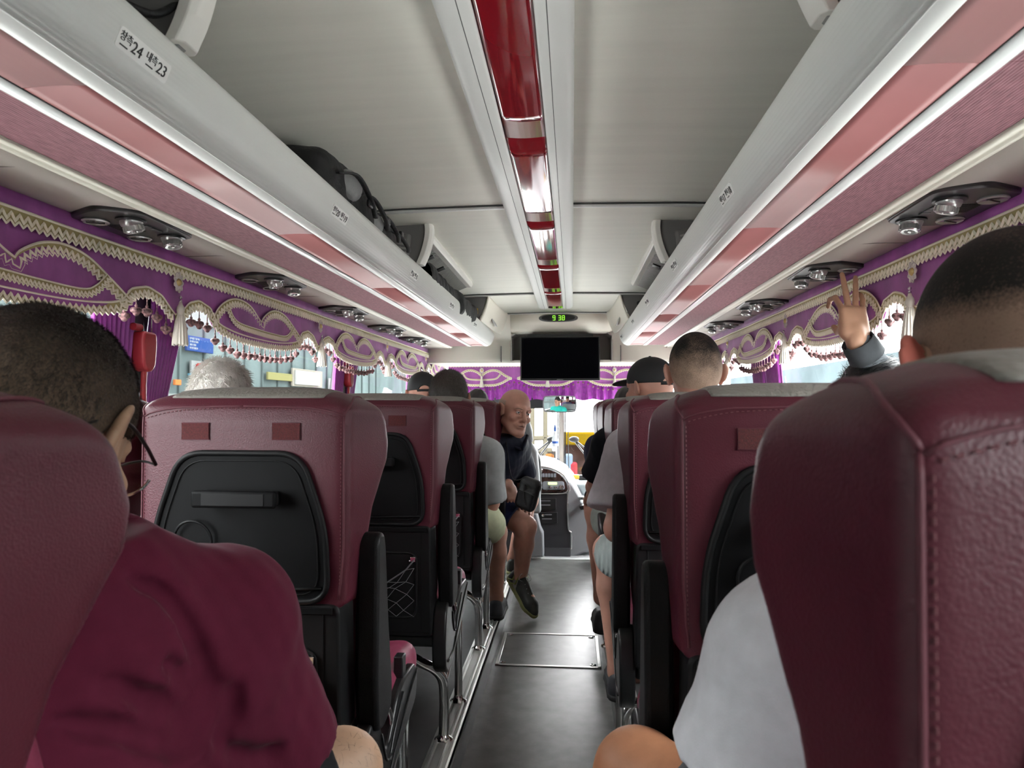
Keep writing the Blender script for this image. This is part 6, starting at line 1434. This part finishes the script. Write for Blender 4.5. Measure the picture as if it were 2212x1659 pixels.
# ------------------------------------------------------------------ the street
def street():
    GZ = -1.25
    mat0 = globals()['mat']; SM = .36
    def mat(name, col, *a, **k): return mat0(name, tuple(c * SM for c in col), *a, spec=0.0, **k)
    m = MB(); m.box((0, 10, GZ - .05), (60, 80, .1)); struct(m.build('floor_street', mat0('street paving', (.46, .455, .44), .85, var=(1.5, .15)), smooth=0))
    # shops on the left
    XL = -8.0
    t = thing('shop_building', 'pale shuttered shop building across the street on the left', 'building', (XL, 16, GZ), world=True)
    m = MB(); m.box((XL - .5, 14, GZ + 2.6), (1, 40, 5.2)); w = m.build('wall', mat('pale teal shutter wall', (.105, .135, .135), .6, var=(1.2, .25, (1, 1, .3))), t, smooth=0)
    for k in range(26):
        m = MB(); m.box((XL + .02, 4 + k * .95, GZ + 2.2), (.05, .06, 4.0)); m.build('shutter_rib', mat('grey shutter rib', (.075, .095, .095), .6), w, smooth=0)
    for z, hh, c in ((CZ + .15, .10, (.15, .17, .165)), (CZ - .42, .22, (.09, .105, .10)), (CZ + 1.9, .4, (.18, .19, .19))):
        m = MB(); m.box((XL + .06, 14, z), (.10, 40, hh)); m.build('ledge', mat('ledge %.2f' % z, c, .6), t, smooth=0)
    def sgn(px0, py0, px1, py1, name, label, m_, X=XL + .12):
        d0, d1 = -X * 1500 / (1236 - px0), -X * 1500 / (1236 - px1); z0 = P((px0 + px1) / 2, py0, (d0 + d1) / 2).z; z1 = P((px0 + px1) / 2, py1, (d0 + d1) / 2).z
        t = thing(name, label, 'sign', (X, (d0 + d1) / 2, z1), world=True); m = MB(); m.box((X, (d0 + d1) / 2, (z0 + z1) / 2), (.06, d1 - d0, z0 - z1)); m.build('board', m_, t, bevel=.01); return t, d0, d1, z0, z1
    t, d0, d1, z0, z1 = sgn(365, 729, 427, 761, 'blue_sign', 'blue sign with lines of white writing outside the left window', mat('blue enamel sign', (.02, .045, .14), .4))
    for k in range(4): text(('ЦЕНТР КРАСОТЫ И ЗДОРОВЬЯ', 'КОСМЕТИКА НАТУРАЛЬНАЯ', 'ОПТОМ И РОЗНИЦУ', 'ВЛАДИВОСТОК БУСАН')[k] if False else ('lllll llllll ll lllll lllll', 'llll llllll lll llllllll', 'lllllll ll lllllll', 'lllll lllll lllllll lll')[k], 'lettering', .060, mat('white paint', (.3, .32, .32), .5), t, frame((XL + .155, d0 + .08, z0 - .055 - k * (z0 - z1 - .05) / 4), (1, 0, 0)), align='LEFT')
    a, b = P(373, 796, 8.0 * 1500 / 863), None; t = thing('red_letters', 'red letters COK on the shop wall left of the white haired head', 'sign', (XL + .12, 14, a.z), world=True)
    m = MB(); m.box((XL + .09, 14.25, P(390, 796, 14.2).z), (.04, .9, .30)); m.build('board', mat('white sign board', (.17, .18, .18), .5), t, smooth=0)
    text('COK', 'lettering', .30, mat('red sign letters', (.24, .012, .012), .4), t, frame((XL + .14, 13.92, P(373, 796, 13.9).z), (1, 0, 0)), ext=.02, align='LEFT')
    sgn(613, 799, 681, 836, 'white_poster', 'white poster with a cream border right of the white haired head', mat('cream poster', (.22, .205, .175), .5))
    sgn(621, 803, 676, 832, 'poster_sheet', 'white sheet of the cream bordered poster', mat('white poster sheet', (.30, .30, .29), .5), X=XL + .18)
    sgn(697, 818, 716, 846, 'white_notice', 'small white notice near the second left pillar', mat('white notice', (.25, .25, .26), .5))
    sgn(556, 806, 612, 822, 'yellow_banner', 'yellowish banner outside behind the white haired head', mat('dull yellow banner', (.16, .155, .07), .6))
    sgn(372, 808, 410, 813, 'blue_stripe', 'pale blue stripe under the red letters', mat('sky blue stripe', (.06, .15, .20), .5))
    sgn(338, 820, 352, 832, 'orange_lamp', 'orange lamp by the edge of the left curtain', mat('orange lamp cover', (.35, .12, .04), .4))
    # right side: pale building
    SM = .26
    t = thing('pale_building', 'bright pale building outside the right windows', 'building', (9, 12, GZ), world=True)
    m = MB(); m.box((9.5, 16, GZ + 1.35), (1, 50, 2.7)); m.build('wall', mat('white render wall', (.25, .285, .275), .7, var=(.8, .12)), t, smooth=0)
    m = MB(); m.box((8.96, 16, CZ + .22), (.10, 50, .08)); m.build('ledge', mat('pale green ledge', (.19, .24, .215), .6), t, smooth=0)
    m = MB(); m.box((9.6, 16, GZ + 3.3), (1, 50, 1.2)); m.build('upper_wall', mat('upper pale wall', (.20, .25, .27), .7, var=(.6, .2)), t, smooth=0)
    # ahead
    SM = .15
    t = thing('yellow_awning', 'long yellow awning beyond the right half of the windscreen', 'awning', P(1260, 962, 15), world=True)
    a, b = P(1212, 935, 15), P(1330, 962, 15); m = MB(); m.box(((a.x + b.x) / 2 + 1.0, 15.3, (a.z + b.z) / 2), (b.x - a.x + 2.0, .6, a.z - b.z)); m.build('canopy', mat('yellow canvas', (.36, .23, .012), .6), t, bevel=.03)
    a, b = P(1216, 962, 15.5), P(1330, 1060, 15.5); t = thing('brick_wall', 'pinkish brown wall under the yellow awning', 'wall', (0, 15.6, GZ), world=True)
    m = MB(); m.box(((a.x + b.x) / 2 + 1, 15.8, (a.z + GZ) / 2), (b.x - a.x + 2, .2, a.z - GZ)); m.build('masonry', mat('pinkish brick', (.15, .085, .07), .8, var=(3, .4)), t, smooth=0)
    t = thing('market_stall', 'cream framed market stall beyond the left half of the windscreen', 'stall', P(1170, 1040, 14), world=True)
    mm = mat('cream painted steel', (.36, .33, .24), .5)
    for a in (1150, 1178): m = MB(); m.tube([P(a, 880, 14), P(a, 1120, 14)], .05, 6); m.build('post', mm, t)
    for b in (948, 975): m = MB(); m.tube([P(1120, b, 14), P(1192, b - 3, 14)], .05, 6); m.build('beam', mm, t)
    m = MB(); px_prism(m, [(1120, 976), (1200, 976), (1200, 1060), (1120, 1060)], 14.2, 14.5); m.build('counter', mat('grey brown stall wall', (.14, .125, .11), .8, var=(4, .4)), t, smooth=0)
    for i, (a, b, c, nm, lab) in enumerate(((1187, 1000, (.60, .20, .05), 'orange_sack', 'orange sack hanging in the market stall'), (1205, 1010, (.15, .28, .45), 'blue_crate', 'blue crate near the windscreen post'), (1238, 1018, (.50, .06, .08), 'red_crate', 'red crate in front of the brown wall'), (1228, 1000, (.30, .40, .50), 'pale_blue_box', 'pale blue box in front of the brown wall'))):
        p = P(a, b, 13.2); m = MB(); m.box(p, (.16, .2, .34)); tag(m.build(nm, mat(nm, c, .6), bevel=.04), lab, 'box')
street()
# ------------------------------------------------------------------ light
w = bpy.data.worlds.new('world'); SC.world = w; w.use_nodes = True
bg = w.node_tree.nodes['Background']; bg.inputs['Color'].default_value = (.98, .99, 1.0, 1); bg.inputs['Strength'].default_value = 6.0
SC.view_settings.view_transform = 'Standard'; SC.view_settings.look = 'None'; SC.view_settings.gamma = 1; SC.view_settings.exposure = 1.9
SC.view_settings.use_curve_mapping = False
SC.cycles.use_denoising = True
SC.cycles.max_bounces = 7; SC.cycles.diffuse_bounces = 5; SC.cycles.transparent_max_bounces = 10; SC.cycles.sample_clamp_indirect = 6
